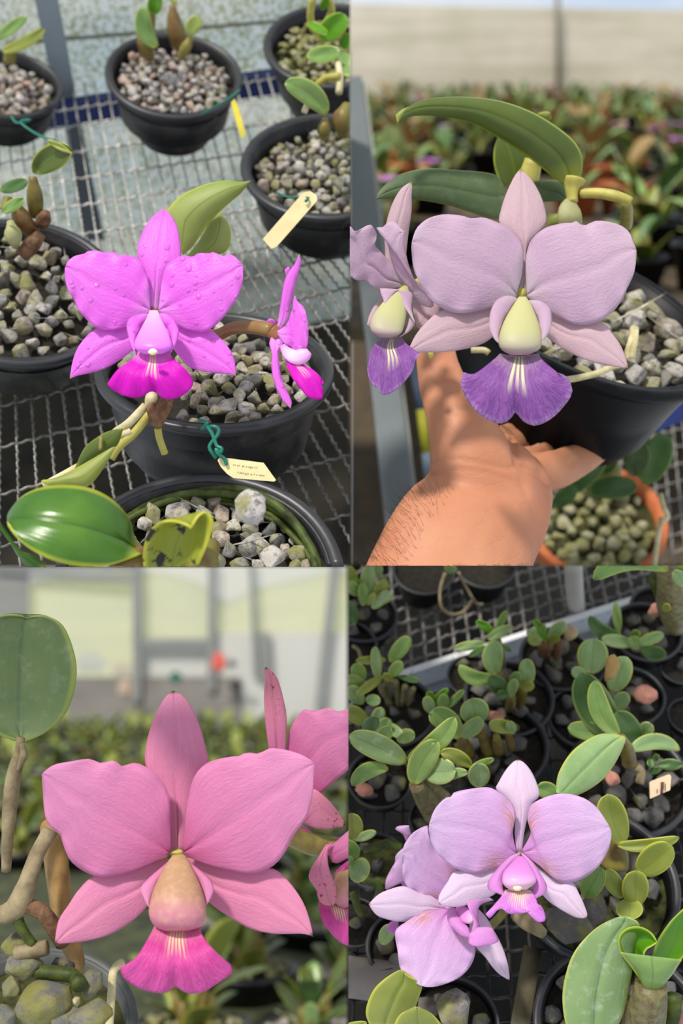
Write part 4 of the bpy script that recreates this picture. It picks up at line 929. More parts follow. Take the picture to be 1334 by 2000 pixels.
lip = fan('lip', [Zb([(310, 1320), (400, 1310), (500, 1290)]), Zb([(240, 1360), (370, 1400), (545, 1350)]), Zb([(190, 1450), (340, 1540), (600, 1460), (660, 1440)]), Zb([(165, 1600), (175, 1660), (210, 1760), (285, 1790), (290, 1840), (340, 1860), (430, 1820), (530, 1730), (610, 1620), (640, 1510), (685, 1460)])], [.616, .612, .606, .604], LI_l, fw, .001, 4, 1, split=.0012)
petal('side_lobe', Z([(290, 815), (300, 870), (320, 920), (335, 975)]), Z([(480, 830), (440, 850), (400, 900), (335, 975)]), .622, .614, LI, fw, .001, 0, .0003, nv=9)
petal('side_lobe', Z([(290, 815), (400, 830), (440, 880), (500, 970), (570, 1060), (630, 1150)]), Z([(560, 830), (610, 870), (610, 930), (600, 1000), (610, 1070), (630, 1150)]), .626, .612, LI, fw, .002, 0, .0003, nv=11)
petal('side_lobe', Z([(580, 1080), (560, 1180), (520, 1260), (480, 1290)]), Z([(635, 1140), (610, 1200), (560, 1250), (480, 1290)]), .618, .612, LI, fw, .001, 0, 0, nv=7)
body('column', [(a[0], a[1], w / 5, d) for a, w, d in zip(Z([(545, 790), (520, 860), (450, 980), (400, 1080), (355, 1180), (340, 1250), (335, 1300)]), (16, 70, 120, 150, 165, 140, 60), (.628, .624, .618, .614, .610, .608, .608))], LI_c, fw, .65)
body('flower_tip', [(836, 688, 3, .64), (841, 692, 7, .64), (842, 702, 3, .64)], M_yroot, fw, .8, 6, 10)

# ---- the person: left forearm and hand, one continuous surface
def skin_mat():
    s = NT('skin'); ob = s.obj()
    n = s.noise(ob, 26, 4, .6); n2 = s.noise(ob, 260, 4, .6); n3 = s.noise(ob, 8, 3)
    c = s.mix(s.ramp(n, [(.3, (0, 0, 0)), (.7, (1, 1, 1))]), RGB(188, 126, 92), RGB(200, 142, 106))
    c = s.mix(s.math('MULTIPLY', s.ramp(n3, [(.4, (0, 0, 0)), (.7, (1, 1, 1))]), .35), c, RGB(192, 108, 82))
    w = s.n('TexWave', Vector=ob, Scale=34.0, Distortion=9.0, Detail=3.0, _bands_direction='Z')
    nor = s.bump(n2, .22, .0008); nor = s.bump(s.ramp(w.outputs['Fac'], [(0, (0, 0, 0)), (.06, (1, 1, 1))]), .18, .0006, nor)
    s.b.inputs['Subsurface Weight'].default_value = .12; s.b.inputs['Subsurface Radius'].default_value = (.008, .003, .0015); s.b.inputs['Subsurface Scale'].default_value = 1
    return s.fin(c, .52, nor, 0, .35)
M_skin = skin_mat()
mb = MB()
def limb(prof, bulge=.85, n=18): mb.add(*bodyverts(prof, bulge, n, 20)[:2])
limb([(840, 1300, 215, .62), (866, 1190, 182, .635), (886, 1104, 158, .65), (914, 1035, 144, .66), (940, 975, 124, .67), (948, 930, 112, .68), (945, 895, 92, .69), (940, 870, 60, .70)], .62, 24)
limb([(955, 985, 96, .675), (930, 930, 94, .675), (914, 875, 78, .672), (893, 815, 62, .675), (868, 760, 50, .685), (855, 715, 43, .692), (850, 675, 39, .70), (850, 645, 33, .705), (851, 624, 20, .708), (852, 614, 8, .71)], .8, 24)
limb([(968, 1070, 82, .665), (1002, 1010, 74, .672), (1022, 962, 60, .680), (1018, 922, 46, .692), (1000, 890, 26, .712)], .75)
limb([(1000, 950, 50, .705), (1052, 926, 42, .728), (1092, 915, 40, .74), (1130, 898, 35, .76), (1165, 880, 29, .78), (1192, 866, 22, .80), (1210, 858, 12, .81)], .85)
limb([(985, 935, 46, .705), (1035, 898, 29, .735), (1075, 884, 25, .765), (1115, 880, 22, .79), (1150, 876, 17, .81), (1170, 872, 9, .82)], .85)
limb([(975, 905, 42, .71), (1005, 868, 27, .75), (1045, 862, 24, .785), (1090, 866, 22, .815), (1130, 866, 16, .835), (1150, 864, 8, .845)], .85)
limb([(955, 885, 42, .71), (990, 850, 26, .75), (1030, 846, 23, .79), (1075, 852, 21, .825), (1110, 856, 15, .845), (1126, 856, 8, .855)], .85)
limb([(940, 930, 80, .70), (985, 900, 60, .715), (1020, 885, 40, .735)], .6)
ar = mb.done('person', M_skin, None)
tag(ar, 'left forearm and hand of a person, thumb up, holding the black orchid pot from below', 'person')
md = ar.modifiers.new('r', 'REMESH'); md.mode = 'VOXEL'; md.voxel_size = .0021
ms = ar.modifiers.new('s', 'SMOOTH'); ms.factor = .5; ms.iterations = 7
dg = bpy.context.evaluated_depsgraph_get(); me = bpy.data.meshes.new_from_object(ar.evaluated_get(dg)); ar.modifiers.clear(); ar.data = me
me.polygons.foreach_set('use_smooth', [True] * len(me.polygons))
if not me.materials: me.materials.append(M_skin)
wm = WM[ar.name]; wi = wm.inverted()                          # skin creases at the wrist and between the mounds of the palm
for cr_, dp, wd_ in ((((838, 903), (880, 897), (940, 904), (990, 914), (1010, 906)), .0011, 4), (((846, 926), (900, 916), (960, 926), (1000, 940)), .0008, 4), (((1001, 861), (1007, 888), (1012, 907), (1032, 916), (1054, 928), (1070, 944)), .0022, 6), (((872, 800), (905, 812), (938, 824)), .0007, 4), (((1015, 940), (1040, 990), (1052, 1030)), .0007, 5), (((838, 742), (858, 748), (880, 746)), .0006, 3), (((1112, 912), (1120, 898)), .001, 4)):
    pl_ = [q[:2] for q in res(cr_, 40)]
    for v in me.vertices:
        w_ = wm @ v.co; nn = wm.to_3x3() @ v.normal
        if nn.dot(CL) > -.1: continue
        X, Y = proj(w_)
        if not (cr_[0][0] - 80 < X < cr_[-1][0] + 80): continue
        dd_ = min((X - a) ** 2 + (Y - b) ** 2 for a, b in pl_)
        if dd_ < 400: v.co = wi @ (w_ - nn.normalized() * dp * math.exp(-dd_ / (wd_ * wd_)))
me.update()
mb = MB(); r_ = random.Random(3)
wm = WM[ar.name]; vw = [wm @ v.co for v in me.vertices]; nw = [(wm.to_3x3() @ v.normal).normalized() for v in me.vertices]
cand = [i for i, q in enumerate(vw) if 955 < proj(q)[1] < 1110 and nw[i].dot(CL) < .35 and proj(q)[0] < 735 + (1110 - proj(q)[1]) * .62 + 60]
for i in r_.sample(cand, min(190, len(cand))):
    p0 = vw[i]; d_ = (nw[i] * .5 + CU * .35 - CX * .45 + V((r_.gauss(0, .25), r_.gauss(0, .2), r_.gauss(0, .25)))).normalized(); L = r_.uniform(.004, .011)
    mb.add(*tubeverts([p0 - nw[i] * .0005, p0 + d_ * L * .5, p0 + d_ * L + CU * L * .22], [.00008, .00006, .00003], 4)[:2])
hr = mb.done('arm_hair', m_plain('dark_hair', RGB(58, 40, 30), .6), ar); hr['kind'] = 'stuff'; hr['label'] = 'fine dark hairs along the forearm'
# ================================================================ plot three (bottom left): pink orchid before a film-walled house
P3 = Pan(-8.5, .5, (0, 1107, 680.5, 2000)); use(P3)
def vq(x, y, dist):
    r = P(x, y, 1) - C0; return C0 + r * (dist / r.dot(P3.F))
D3 = 12.0
# hills outside
M_hill = m_plain('sunlit_hillside', RGB(196, 196, 120), .9, .25, 1, RGB(160, 170, 110), .5)
hv = []
prof = [(-460, 1160), (-60, 1150), (40, 1140), (120, 1128), (200, 1122), (300, 1118), (390, 1140), (440, 1176), (500, 1150), (560, 1136), (640, 1120), (740, 1108)]
G = []
q = res(prof, 50)
for i in range(8): G.append([vq(x, y + (1400 - y) * (i / 7) ** 1.2, 60 - i * 3.5) for x, y in q])
o = grid('hill', G, .3, M_hill, None, 40); tag(o, kind='structure')
def film(name, c, mixv, rough=.6):
    s = NT(name); ob = s.obj(); w = s.n('SeparateXYZ', Vector=ob)
    n = s.noise(ob, 1.1, 3); b = s.noise(s.comb(s.math('MULTIPLY', w.outputs[0], .2), 0.0, s.math('MULTIPLY', w.outputs[2], 6)), 1, 3)
    col = s.mix(s.math('MULTIPLY', b, .35), c, (.75, .76, .74, 1))
    s.b.inputs['Roughness'].default_value = rough; s.set(s.b.inputs['Base Color'], col)
    t = s.n('BsdfTranslucent', Color=col); x0 = s.n('MixShader', Fac=.45); s.t.links.new(s.b.outputs[0], x0.inputs[1]); s.t.links.new(t.outputs[0], x0.inputs[2])
    tr = s.n('BsdfTransparent'); x = s.n('MixShader', Fac=s.math('ADD', mixv, s.math('MULTIPLY', n, .2)))
    s.t.links.new(tr.outputs[0], x.inputs[1]); s.t.links.new(x0.outputs[0], x.inputs[2]); s.t.links.new(x.outputs[0], s.o.inputs['Surface'])
    return s.m
F1 = film('clear_film', RGB(214, 212, 190), .38); F2 = film('white_cloth_film', RGB(222, 220, 214), .86); F3 = film('grey_film', RGB(150, 148, 144), .85)
M_low = _woven('grey_low_cloth', RGB(156, 152, 146), RGB(140, 136, 130), RGB(120, 116, 110))
def pane(n, x0, y0, x1, y1, d, m):
    o = slab(n, vq(x0, y1, d), vq(x1, y1, d), vq(x1, y0, d), vq(x0, y0, d), P3.F * .01, m, None, 30); tag(o, kind='structure')
pane('window_1', 60, 1090, 262, 1325, D3, F1); pane('window_2', 270, 1090, 412, 1256, D3, F1); pane('window_3', 418, 1070, 720, 1244, D3, F1)
pane('window_4', -420, 1090, 58, 1325, D3 - .1, F3)
pane('wall_left', 262, 1256, 412, 1330, D3, F2); pane('wall_front', 412, 1236, 700, 1425, D3 - .05, F2)
pane('wall_low', -420, 1322, 470, 1425, D3 - .1, M_low)
M_fr3 = m_plain('grey_frame_paint', RGB(132, 134, 132), .6, 4, .3)
for i, (x0, y0, x1, y1, w) in enumerate(((267, 1090, 267, 1370, 8), (414, 1090, 412, 1350, 7), (656, 1090, 624, 1385, 9), (490, 1090, 500, 1320, 5), (515, 1236, 520, 1330, 10), (270, 1255, 412, 1255, 7), (-10, 1112, 262, 1134, 5), (-10, 1098, 270, 1104, 8))):
    a, b = vq(x0, y0, D3 - .16), vq(x1, y1, D3 - .16); t = (b - a).normalized(); sd = t.cross(P3.F).normalized() * (w / FP * D3)
    o = slab('trim_%d' % (i + 3), a - sd, a + sd, b + sd, b - sd, P3.F * .08, M_fr3, None, 20); tag(o, kind='structure')
g = [P3.on(*q) for q in ((-420, 2300), (800, 2300), (800, 1421), (-420, 1421))]
M_g3 = m_plain('dark_bench_ground', RGB(84, 90, 56), .95, 14, 1, RGB(34, 36, 28), .3)
tag(slab('floor', *g, P3.U * -.02, M_g3, None, 20), kind='structure')
# blurred things by the far wall
def blob(name, x, y, w, h, d, col, label, cat):
    a = [vq(x - w, y + h, d), vq(x + w, y + h, d), vq(x + w * .85, y - h, d), vq(x - w * .85, y - h, d)]
    o = slab(name, *a, P3.F * (w / FP * d), m_plain(name + '_paint', RGB(*col), .6)); tag(o, label, cat)
    bm = bmesh.new(); bm.from_mesh(o.data); bmesh.ops.bevel(bm, geom=bm.edges[:], offset=w / FP * d * .4, segments=3, affect='EDGES'); bm.to_mesh(o.data); bm.free()
blob('red_crate', 427, 1293, 13, 18, D3 - .5, (222, 96, 84), 'blurred red crate against the far white cloth wall', 'crate')
blob('green_container', 342, 1322, 13, 11, D3 - .6, (40, 112, 92), 'blurred dark green container on the low far wall', 'container')
blob('black_bucket', 460, 1338, 15, 9, D3 - .6, (52, 52, 54), 'blurred black bucket at the foot of the far white wall', 'bucket')
blob('dark_drum', 452, 1296, 10, 8, D3 - .5, (96, 98, 94), 'blurred dark drum beside the red crate', 'drum')
blob('orange_tarpaulin', 236, 1308, 26, 14, D3 + .4, (222, 164, 126), 'blurred orange sheet behind the film at the left', 'tarpaulin')
blob('blue_white_tarpaulin', 172, 1294, 42, 20, D3 + .6, (206, 214, 222), 'blurred pale blue sheet behind the film at the left', 'tarpaulin')
blob('pale_box', 243, 1344, 15, 18, D3 - .5, (186, 164, 144), 'blurred pale box on the low far wall', 'box')
# rows of plants out of focus
protos = []
for i in range(3):
    rt = thing('potted_orchid', 'x', 'potted plant', V((0, 0, -50))); mm = WM[rt.name]; R = .08
    lathe('pot', [(0, 0), (R * .8, 0), (R * .95, R * .42), (R, R * .42), (R, R * .52), (R * .92, R * .52), (R * .9, R * .42), (0, R * .42)], mm, [M_pot, M_pot, M_terra][i], rt, 24)
    mb = MB(); r_ = random.Random(i)
    for k in range(90):
        a = r_.uniform(0, 6.3); rr = math.sqrt(r_.random()) * R * .8; me = stone_mesh([GR2, GR4, GR1][i], k % 12)
        w = mm @ Matrix.Translation((rr * math.cos(a), rr * math.sin(a), R * (.50 + .12 * (1 - rr / R)))) @ Matrix.Rotation(a, 4, 'Z') @ Matrix.Scale(1.3, 4); mb.add([w @ v.co for v in me.vertices], [tuple(f.vertices) for f in me.polygons])
    mb.done('gravel_top', [GR2, GR4, GR1][i], rt)
    clump(rt, mm @ Matrix.Translation((0, 0, R * .45)), R, 70 + i, [LF_q, LF_y, LF_d, LF_p, LF_o], 11, [1.05, 1.3, 1.1][i])
    protos.append(rt)
r_ = random.Random(5)
g3 = [('blurred green orchid in a black gravel pot, on the bench behind the pink flower', 'blurred black gravel pots behind the pink flower'), ('blurred leafy orchid in a black mossy pot, in the rows behind the pink flower', 'blurred mossy pots behind the pink flower'), ('blurred orchid in a terracotta pot behind the pink flower', 'blurred terracotta pots behind the pink flower')]
for y, st, ks in ((1436, 30, (1,)), (1450, 36, (1,)), (1470, 44, (1, 0)), (1496, 54, (1, 0)), (1524, 62, (1, 0, 1)), (1556, 72, (1, 0, 1)), (1594, 82, (1, 1, 0)), (1640, 96, (1, 1, 0, 2)), (1696, 112, (0, 1, 1)), (1764, 134, (1, 0)), (1846, 160, (0, 1)), (1946, 190, (0, 1)), (2070, 230, (1, 0))):
    x = -140 + r_.uniform(0, st)
    while x < 700:
        xx, yy = x + r_.uniform(-6, 6), y + r_.uniform(-4, 4); k = r_.choice(ks)
        if not (xx < 300 and yy > 1760):
            m = P3.M(P3.on(xx, yy)) @ Matrix.Rotation(r_.uniform(0, 6.28), 4, 'Z') @ Matrix.Scale(r_.uniform(.9, 1.15) * (1.15 if y < 1460 else 1), 4)
            copy_tree(protos[k], m, *g3[k])
        x += st * 1.05
for p_ in protos: drop(p_)
# ---- the pink orchid
pp = potted('grey plastic pot of mossy stones with the pink orchid, cut by the lower left corner', 70, 2000, 196, None, .9, 52, d=.66, mat=M_potg, rimm=M_potg, fill=.10, rb=.8, soil=M_moss)
tag(pp.root, 'grey pot of mossy stones with the pink orchid, cut by the lower left corner')
for i, (x, y, d, sz, lab, m) in enumerate(((86, 1955, .585, .035, 'largest grey mossy stone in the grey pot below the pink flower', GR5), (48, 1888, .60, .022, 'greenish oblong stone in the grey pot, above the largest stone', GR5), (22, 1930, .59, .016, 'small mossy stone at the far left of the grey pot', GR5), (178, 1920, .60, .017, 'mossy round stone at the grey pot wall', GR5), (175, 1985, .575, .024, 'dark mossy stone at the lower right in the grey pot', GR5), (30, 1845, .61, .02, 'dark stone in the grey pot below the branching root', GR5), (142, 1958, .59, .009, 'small white pebble on the dark mossy stone', M_root), (10, 1985, .58, .018, 'mossy stone at the bottom left corner', GR5), (120, 1895, .61, .017, 'small dark stone behind the largest grey mossy stone', GR3), (130, 1995, .58, .02, 'mossy stone at the bottom edge, right of the largest stone', GR5))):
    rock(x, y, d, sz, m, lab, i=i, rot=i * .8)
petal('leaf', ((40, 1448), (-10, 1430), (-60, 1380), (-70, 1290), (-40, 1220), (0, 1202), (40, 1203), (52, 1208)), ((46, 1450), (90, 1430), (130, 1390), (148, 1330), (146, 1280), (125, 1225), (95, 1205), (65, 1205), (52, 1208)), .60, .61, LF_g, pp.root, -.004, .001, .0006, 2, cup=.004, thick=.002)
tpx('sheath', ((40, 1440, .60), (36, 1475, .60), (24, 1530, .602), (16, 1620, .605), (12, 1700, .61)), [.002, .0038, .004, .0032, .0026], M_sheath, pp.root, 24, 12)
tpx('sheath', ((42, 1452, .595), (46, 1475, .595), (34, 1505, .597)), [.0012, .0022, .0006], M_sheath, pp.root, 12, 10)
tpx('root', ((100, 1620, .61), (72, 1670, .605), (52, 1730, .60), (30, 1775, .60), (-5, 1790, .60)), [.0044, .0042, .005, .0062, .005], M_sheath, pp.root, 26, 12)
tpx('root', ((50, 1768, .60), (80, 1780, .60), (105, 1810, .605), (125, 1840, .61)), [.004, .0042, .0046, .005], M_rhiz, pp.root, 16, 10)
tpx('root', ((30, 1780, .60), (40, 1810, .60), (65, 1845, .60)), [.0036, .003, .0026], M_groot, pp.root, 12, 8)
tpx('root', ((70, 1898, .60), (140, 1905, .60), (155, 1925, .59)), .004, M_groot, pp.root, 14, 8)
tpx('root', ((30, 1862, .60), (60, 1858, .60), (92, 1850, .60)), .0042, M_sheath, pp.root, 10, 8)
petal('bract', ((90, 1600), (78, 1620), (88, 1700), (100, 1780), (118, 1850), (150, 1895), (160, 1902)), ((92, 1602), (125, 1640), (138, 1720), (145, 1800), (160, 1850), (166, 1880), (160, 1902)), .64, .63, M_bract, pp.root, .008, 0, .002, 3, nv=11, thick=.0012)
tpx('root', ((240, 1880, .62), (222, 1895, .615), (218, 1940, .61), (213, 2010, .605)), .0024, M_root, pp.root, 16, 8)
# main bloom
Z = Zm(0, 1440, 1.95); FD = .60
fw = flower(pp.root, 'flower', ((345, 1660, .604), (346, 1672, .615), (350, 1700, .63), (330, 1760, .66)), .0034, M_yroot, 'large pink bloom facing the viewer')
petal('dorsal_sepal', ((334, 1662), (333, 1620), (322, 1570), (300, 1530), (284, 1495), (285, 1459), (295, 1418), (313, 1377), (328, 1356), (338, 1349)), ((360, 1662), (362, 1620), (372, 1550), (390, 1510), (407, 1490), (402, 1460), (388, 1410), (366, 1368), (350, 1354), (338, 1349)), .604, .622, PK_s, fw, .0024, .0014, .0004, 3)
petal('lateral_sepal', Z([(640, 455), (520, 500), (430, 520), (355, 530), (300, 580), (260, 640), (222, 700), (208, 787)]), Z([(650, 540), (560, 645), (500, 702), (420, 750), (320, 778), (208, 787)]), .608, .592, PK_s, fw, .0024, .0014, .0004, 3)
petal('lateral_sepal', Z([(710, 455), (850, 500), (960, 510), (1040, 500), (1100, 550), (1150, 620), (1178, 690), (1193, 760)]), Z([(700, 540), (800, 632), (870, 682), (950, 727), (1040, 748), (1150, 748), (1193, 760)]), .608, .592, PK_s, fw, .0024, .0014, .0004, 3)
petal('petal', Z([(650, 430), (650, 330), (645, 230), (620, 170), (570, 122), (515, 97), (460, 110), (437, 87), (385, 98), (340, 82), (270, 92), (205, 105), (160, 138)]), Z([(645, 448), (590, 475), (500, 512), (430, 528), (370, 530), (310, 505), (265, 465), (238, 400), (234, 375), (190, 340), (170, 290), (163, 200), (160, 138)]), FD, .584, PK, fw, .0026, .0016, .0012, 5, 1)
petal('petal', Z([(695, 430), (703, 340), (715, 240), (740, 150), (790, 97), (870, 75), (908, 72), (940, 58), (985, 62), (1030, 42), (1100, 50), (1160, 72), (1200, 100)]), Z([(700, 445), (760, 475), (850, 502), (960, 518), (1040, 490), (1090, 430), (1120, 370), (1170, 300), (1190, 220), (1195, 150), (1200, 100)]), FD - .002, .582, PK, fw, .0026, .0016, .0012, 5, 2.6)
Zl = Zm(0, 1640, 1.95)
lip = fan('lip', [Zl([(590, 325), (675, 335), (765, 325)]), Zl([(570, 365), (672, 390), (770, 360)]), Zl([(520, 445), (600, 480), (668, 480), (740, 475), (815, 420)]), Zl([(458, 488), (470, 525), (520, 562), (590, 583), (640, 580), (666, 560), (700, 580), (735, 587), (780, 577), (830, 547), (883, 508), (878, 475)])], [.580, .574, .566, .57], PK_l, fw, .0012, 6, .5, split=.002)
petal('side_lobe', Z([(672, 445), (620, 490), (562, 540), (535, 575), (545, 610), (568, 648)]), Z([(678, 450), (645, 500), (602, 560), (570, 625), (568, 648)]), .596, .580, PK, fw, .002, 0, .0004, 3, nv=11)
petal('side_lobe', Z([(680, 445), (740, 488), (800, 540), (813, 580), (805, 610), (785, 640)]), Z([(680, 452), (720, 500), (762, 560), (785, 640)]), .596, .580, PK, fw, .002, 0, .0004, 3, nv=11)
body('column', [(a[0], a[1], w / 1.95, d) for a, w, d in zip(Z([(680, 440), (680, 475), (678, 560), (676, 640), (676, 690), (675, 722), (675, 738)]), (14, 42, 84, 108, 106, 86, 44), (.596, .59, .582, .577, .575, .575, .576))], PK_c, fw, .75)
body('flower_eye', [(345, 1660, 6, .595), (346, 1664, 12, .594), (346, 1669, 8, .594)], M_yroot, fw, .5, 6, 12)
# second bloom at the right edge
Z = Zm(500, 1290, 3.51)
tpx('flower_stem', Z([(180, 1190, .66), (280, 1225, .665), (380, 1260, .67), (460, 1270, .672), (540, 1260, .68)]), [.0052, .0056, .0064, .0062, .005], M_stem, pp.root, 20, 12)
tpx('flower_stem', ((350, 1690, .63), (400, 1690, .65), (480, 1640, .66), (552, 1630, .66)), .004, M_stem, pp.root, 20, 10)
fw = flower(pp.root, 'flower', ((632, 1655, .672), (650, 1650, .67), (668, 1648, .668)), .004, M_stem, 'second pink bloom cut by the right edge')
petal('dorsal_sepal', Z([(90, 620), (65, 430), (55, 250), (62, 120), (55, 70), (68, 44)]), Z([(200, 640), (210, 400), (185, 250), (150, 130), (110, 75), (68, 44)]), .668, .66, PK_b, fw, .0024, .0014, .0004, 3, nv=13)
petal('petal', Z([(205, 640), (225, 500), (280, 390), (330, 335), (400, 345), (500, 325), (560, 350), (620, 335), (700, 340), (800, 380)]), Z([(390, 900), (440, 910), (480, 880), (560, 810), (640, 740), (730, 640), (800, 500), (800, 380)]), .672, .655, PK, fw, .0026, .0012, .0012, 5, 1)
petal('lateral_sepal', Z([(330, 1110), (370, 960), (390, 880), (470, 930), (560, 1030), (610, 1120)]), Z([(330, 1115), (400, 1150), (480, 1160), (550, 1145), (605, 1140)]), .666, .655, PK_b, fw, .002, .0008, .0004, 3, nv=13)
petal('petal', Z([(285, 1180), (320, 1135), (440, 1225)]), Z([(285, 1185), (360, 1205), (440, 1225)]), .675, .674, PK_l, fw, .001, 0, 0, nu=10, nv=7)
petal('lateral_sepal', Z([(480, 1260), (430, 1340), (370, 1440), (365, 1500), (410, 1570), (430, 1640), (470, 1675), (520, 1680)]), Z([(530, 1250), (495, 1300), (495, 1400), (525, 1490), (550, 1570), (545, 1660), (520, 1680)]), .65, .642, PK_b, fw, .0024, .001, .0006, 3, nv=13)
petal('petal', Z([(500, 1330), (490, 1290), (560, 1230), (640, 1160), (720, 1100), (800, 1080)]), Z([(520, 1380), (560, 1390), (620, 1360), (700, 1330), (780, 1250), (800, 1080)]), .655, .645, PK, fw, .003, .0006, .0006, 3, nv=13)
petal('side_lobe', Z([(520, 1490), (560, 1430), (620, 1380), (700, 1330)]), Z([(540, 1480), (590, 1470), (640, 1420), (700, 1330)]), .656, .65, PK_l, fw, .001, 0, 0, nv=7)
body('column', [(a[0], a[1], w / 3.51, d) for a, w, d in zip(Z([(640, 1400), (640, 1480), (620, 1580), (620, 1650), (630, 1690)]), (50, 90, 100, 80, 30), (.658, .655, .652, .65, .65))], PK_c, fw, .7)
fan('lip', [Z([(430, 1640), (540, 1680), (680, 1700)]), Z([(430, 1700), (470, 1690), (560, 1700), (700, 1720)]), Z([(460, 1800), (540, 1820), (640, 1830), (720, 1830)]), Z([(475, 1820), (540, 1900), (600, 1945), (640, 1960), (740, 2000)])], [.654, .65, .645, .645], PK_l, fw, .001, 4, 1, nv=21)
# ================================================================ plot four (bottom right): pale orchid among many black pots
P4 = Pan(48, .74, (680.5, 1105, 1334, 2000)); use(P4)
A4 = Zm(680, 1100, 2.04); B4 = Zm(680, 1400, 2.04); C4 = Zm(680, 1600, 2.04)
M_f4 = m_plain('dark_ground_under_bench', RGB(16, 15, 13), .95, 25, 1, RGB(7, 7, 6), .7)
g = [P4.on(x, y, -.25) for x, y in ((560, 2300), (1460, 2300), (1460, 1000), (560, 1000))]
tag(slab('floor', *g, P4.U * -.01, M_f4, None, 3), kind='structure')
# far wire bench with an aluminium edge
fb = thing('wire_bench', 'far wire mesh bench with a bright aluminium edge, behind the rows of black pots', 'bench', P4.on(960, 1240))
mb = MB(); P4.R = CX
e0, e1 = P4.on(690, 1352), P4.on(1340, 1143)
ed = (e1 - e0).normalized(); en = ed.cross(P4.U).normalized()
if en.dot(CL) < 0: en = -en
def wire4(a, b, ph, r=.0013):
    n = max(6, int((b - a).length / .010 * 3)); mb.add(*tubeverts([a + (b - a) * (i / n) + P4.U * (.0016 * math.sin(i * 2.1 + ph) - .003) for i in range(n + 1)], r, 5))
L4 = (e1 - e0).length
tilt = (ed * .35 + en).normalized()
for i in range(-14, 46): wire4(e0 + ed * (i * .0125), e0 + ed * (i * .0125) + tilt * .36, i)
for i in range(1, 26): wire4(e0 + en * (i * .0125) - ed * .05, e0 + en * (i * .0125) + ed * (L4 + .1), i * .7)
mb.done('wire_mesh', M_wired, fb)
ed_ = slab('edge_rail', e0 - ed * .05 - P4.U * .026, e1 + ed * .05 - P4.U * .026, e1 + ed * .05, e0 - ed * .05, en * .002, M_alu, fb)
slab('lower_lip', e0 - ed * .05 - P4.U * .026, e1 + ed * .05 - P4.U * .026, e1 + ed * .05 - P4.U * .026 - en * .006, e0 - ed * .05 - P4.U * .026 - en * .006, P4.U * -.002, M_alu, fb)
slab('edge_lip', e0 - ed * .05, e1 + ed * .05, e1 + ed * .05 + en * .0045, e0 - ed * .05 + en * .0045, P4.U * .002, m_plain('bright_aluminium_lip', RGB(236, 236, 236), .3, 20, .2), fb)
tag(ed_, 'flat aluminium edge strip')
pr = thing('metal_pipe', 'pale grey pipe standing behind the far mesh, top of the bottom right quarter', 'pipe', P4.on(1125, 1185))
tpx('pipe', ((1126, 1192, .93), (1122, 1150, .90), (1119, 1095, .87)), .0072, m_plain('pale_pipe', RGB(190, 186, 176), .5, 30, .4), pr, 8, 14)
bp = thing('grey_pipe', 'grey plastic pipe between the pots at the lower left edge of the bottom right quarter', 'pipe', P4.on(690, 1910))
tpx('pipe', ((660, 1905, .72), (700, 1910, .715), (740, 1915, .71), (800, 1925, .70)), .0125, m_plain('dusty_grey_pipe', RGB(128, 120, 112), .6, 40, .5), bp, 10, 18)
# near wire bench between the pots
nb = thing('wire_bench', 'near rusty wire bench seen between the pots below the pale orchid', 'bench', P4.on(1000, 1900))
mb = MB()
for i in range(26): wire4(P4.on(640 + i * 46, 2060), P4.on(690 + i * 34, 1380), i, .0011)
for i in range(15): wire4(P4.on(640, 1400 + i * 46), P4.on(1380, 1385 + i * 46), i, .0011)
mb.done('wire_mesh', m_plain('dark_rusty_wire', RGB(44, 40, 36), .6, 160, .6), nb)
tpx('bench_beam', ((1040, 1860, .72), (1028, 1930, .70), (1015, 2010, .68)), .008, m_plain('mossy_wood_beam', RGB(120, 112, 88), .8, 60, 1, RGB(90, 84, 56)), nb, 8, 4)
# ---- pots: (label, x, y, half width, options)
POTS = {}
def pot4(key, label, x, y, rx, k=.95, **kw):
    p = potted(label, x, y, rx, None, k, mat=M_potd, rimm=M_rim, fill=kw.pop('fill', .16), **kw); POTS[key] = p; return p
pot4('farA', 'black pot, first from the left at the top edge of the bottom right quarter', 828, 1112, 62, 1.2)
pot4('farB', 'black pot with hanging dry roots, second along the top of the bottom right quarter', 948, 1100, 62, 1.2)
pot4('farC', 'black pot with a pale leafy orchid, upper left corner of the bottom right quarter', 712, 1200, 66, 1.1)
pot4('farD', 'black pot at the left edge, in front of the pale leafy orchid', 672, 1262, 66, 1.1)
pot4('V', 'black pot with a bushy upright orchid, left end of the aluminium edge', 770, 1385, 82)
pot4('S', 'black pot with a dark-stemmed orchid right before the aluminium edge', 925, 1320, 52, 1.0)
pot4('T', 'black pot with short cream-green leaves and a pinkish bulb, before the aluminium edge', 1090, 1284, 76)
pot4('X', 'black pot with an arching dark green orchid, upper right of the bottom right quarter', 1262, 1232, 72)
pot4('Z1', 'black gravel pot cut by the right edge, higher of two', 1328, 1302, 40)
pot4('Z2', 'black gravel pot cut by the right edge, lower of two', 1346, 1398, 42)
pot4('R', 'black pot with a small upright round-leaved orchid, centre of the bottom right quarter', 994, 1360, 89)
pot4('K', 'black pot with the pinkish stone beside pale upright leaves', 1232, 1356, 68)
pot4('W', 'black pot with a tall broad dark-leaved orchid, right of centre', 1140, 1398, 72)
pot4('Q', 'black pot with several round grey-green leaves left of the white sepal tip', 974, 1452, 99)
pot4('P', 'black pot with a large spreading leafy orchid at the left', 742, 1520, 64)
pot4('tagp', 'black pot of dark gravel with a tan name tag at its rim', 1228, 1522, 122)
pot4('O', 'black pot mostly hidden behind the left upper petal', 852, 1598, 54)
pot4('N', 'black mossy pot at the left edge with round yellow-edged leaves', 734, 1680, 60, soil=M_moss)
pot4('J', 'black pot half hidden left below, under the pale bloom cluster', 694, 1800, 50)
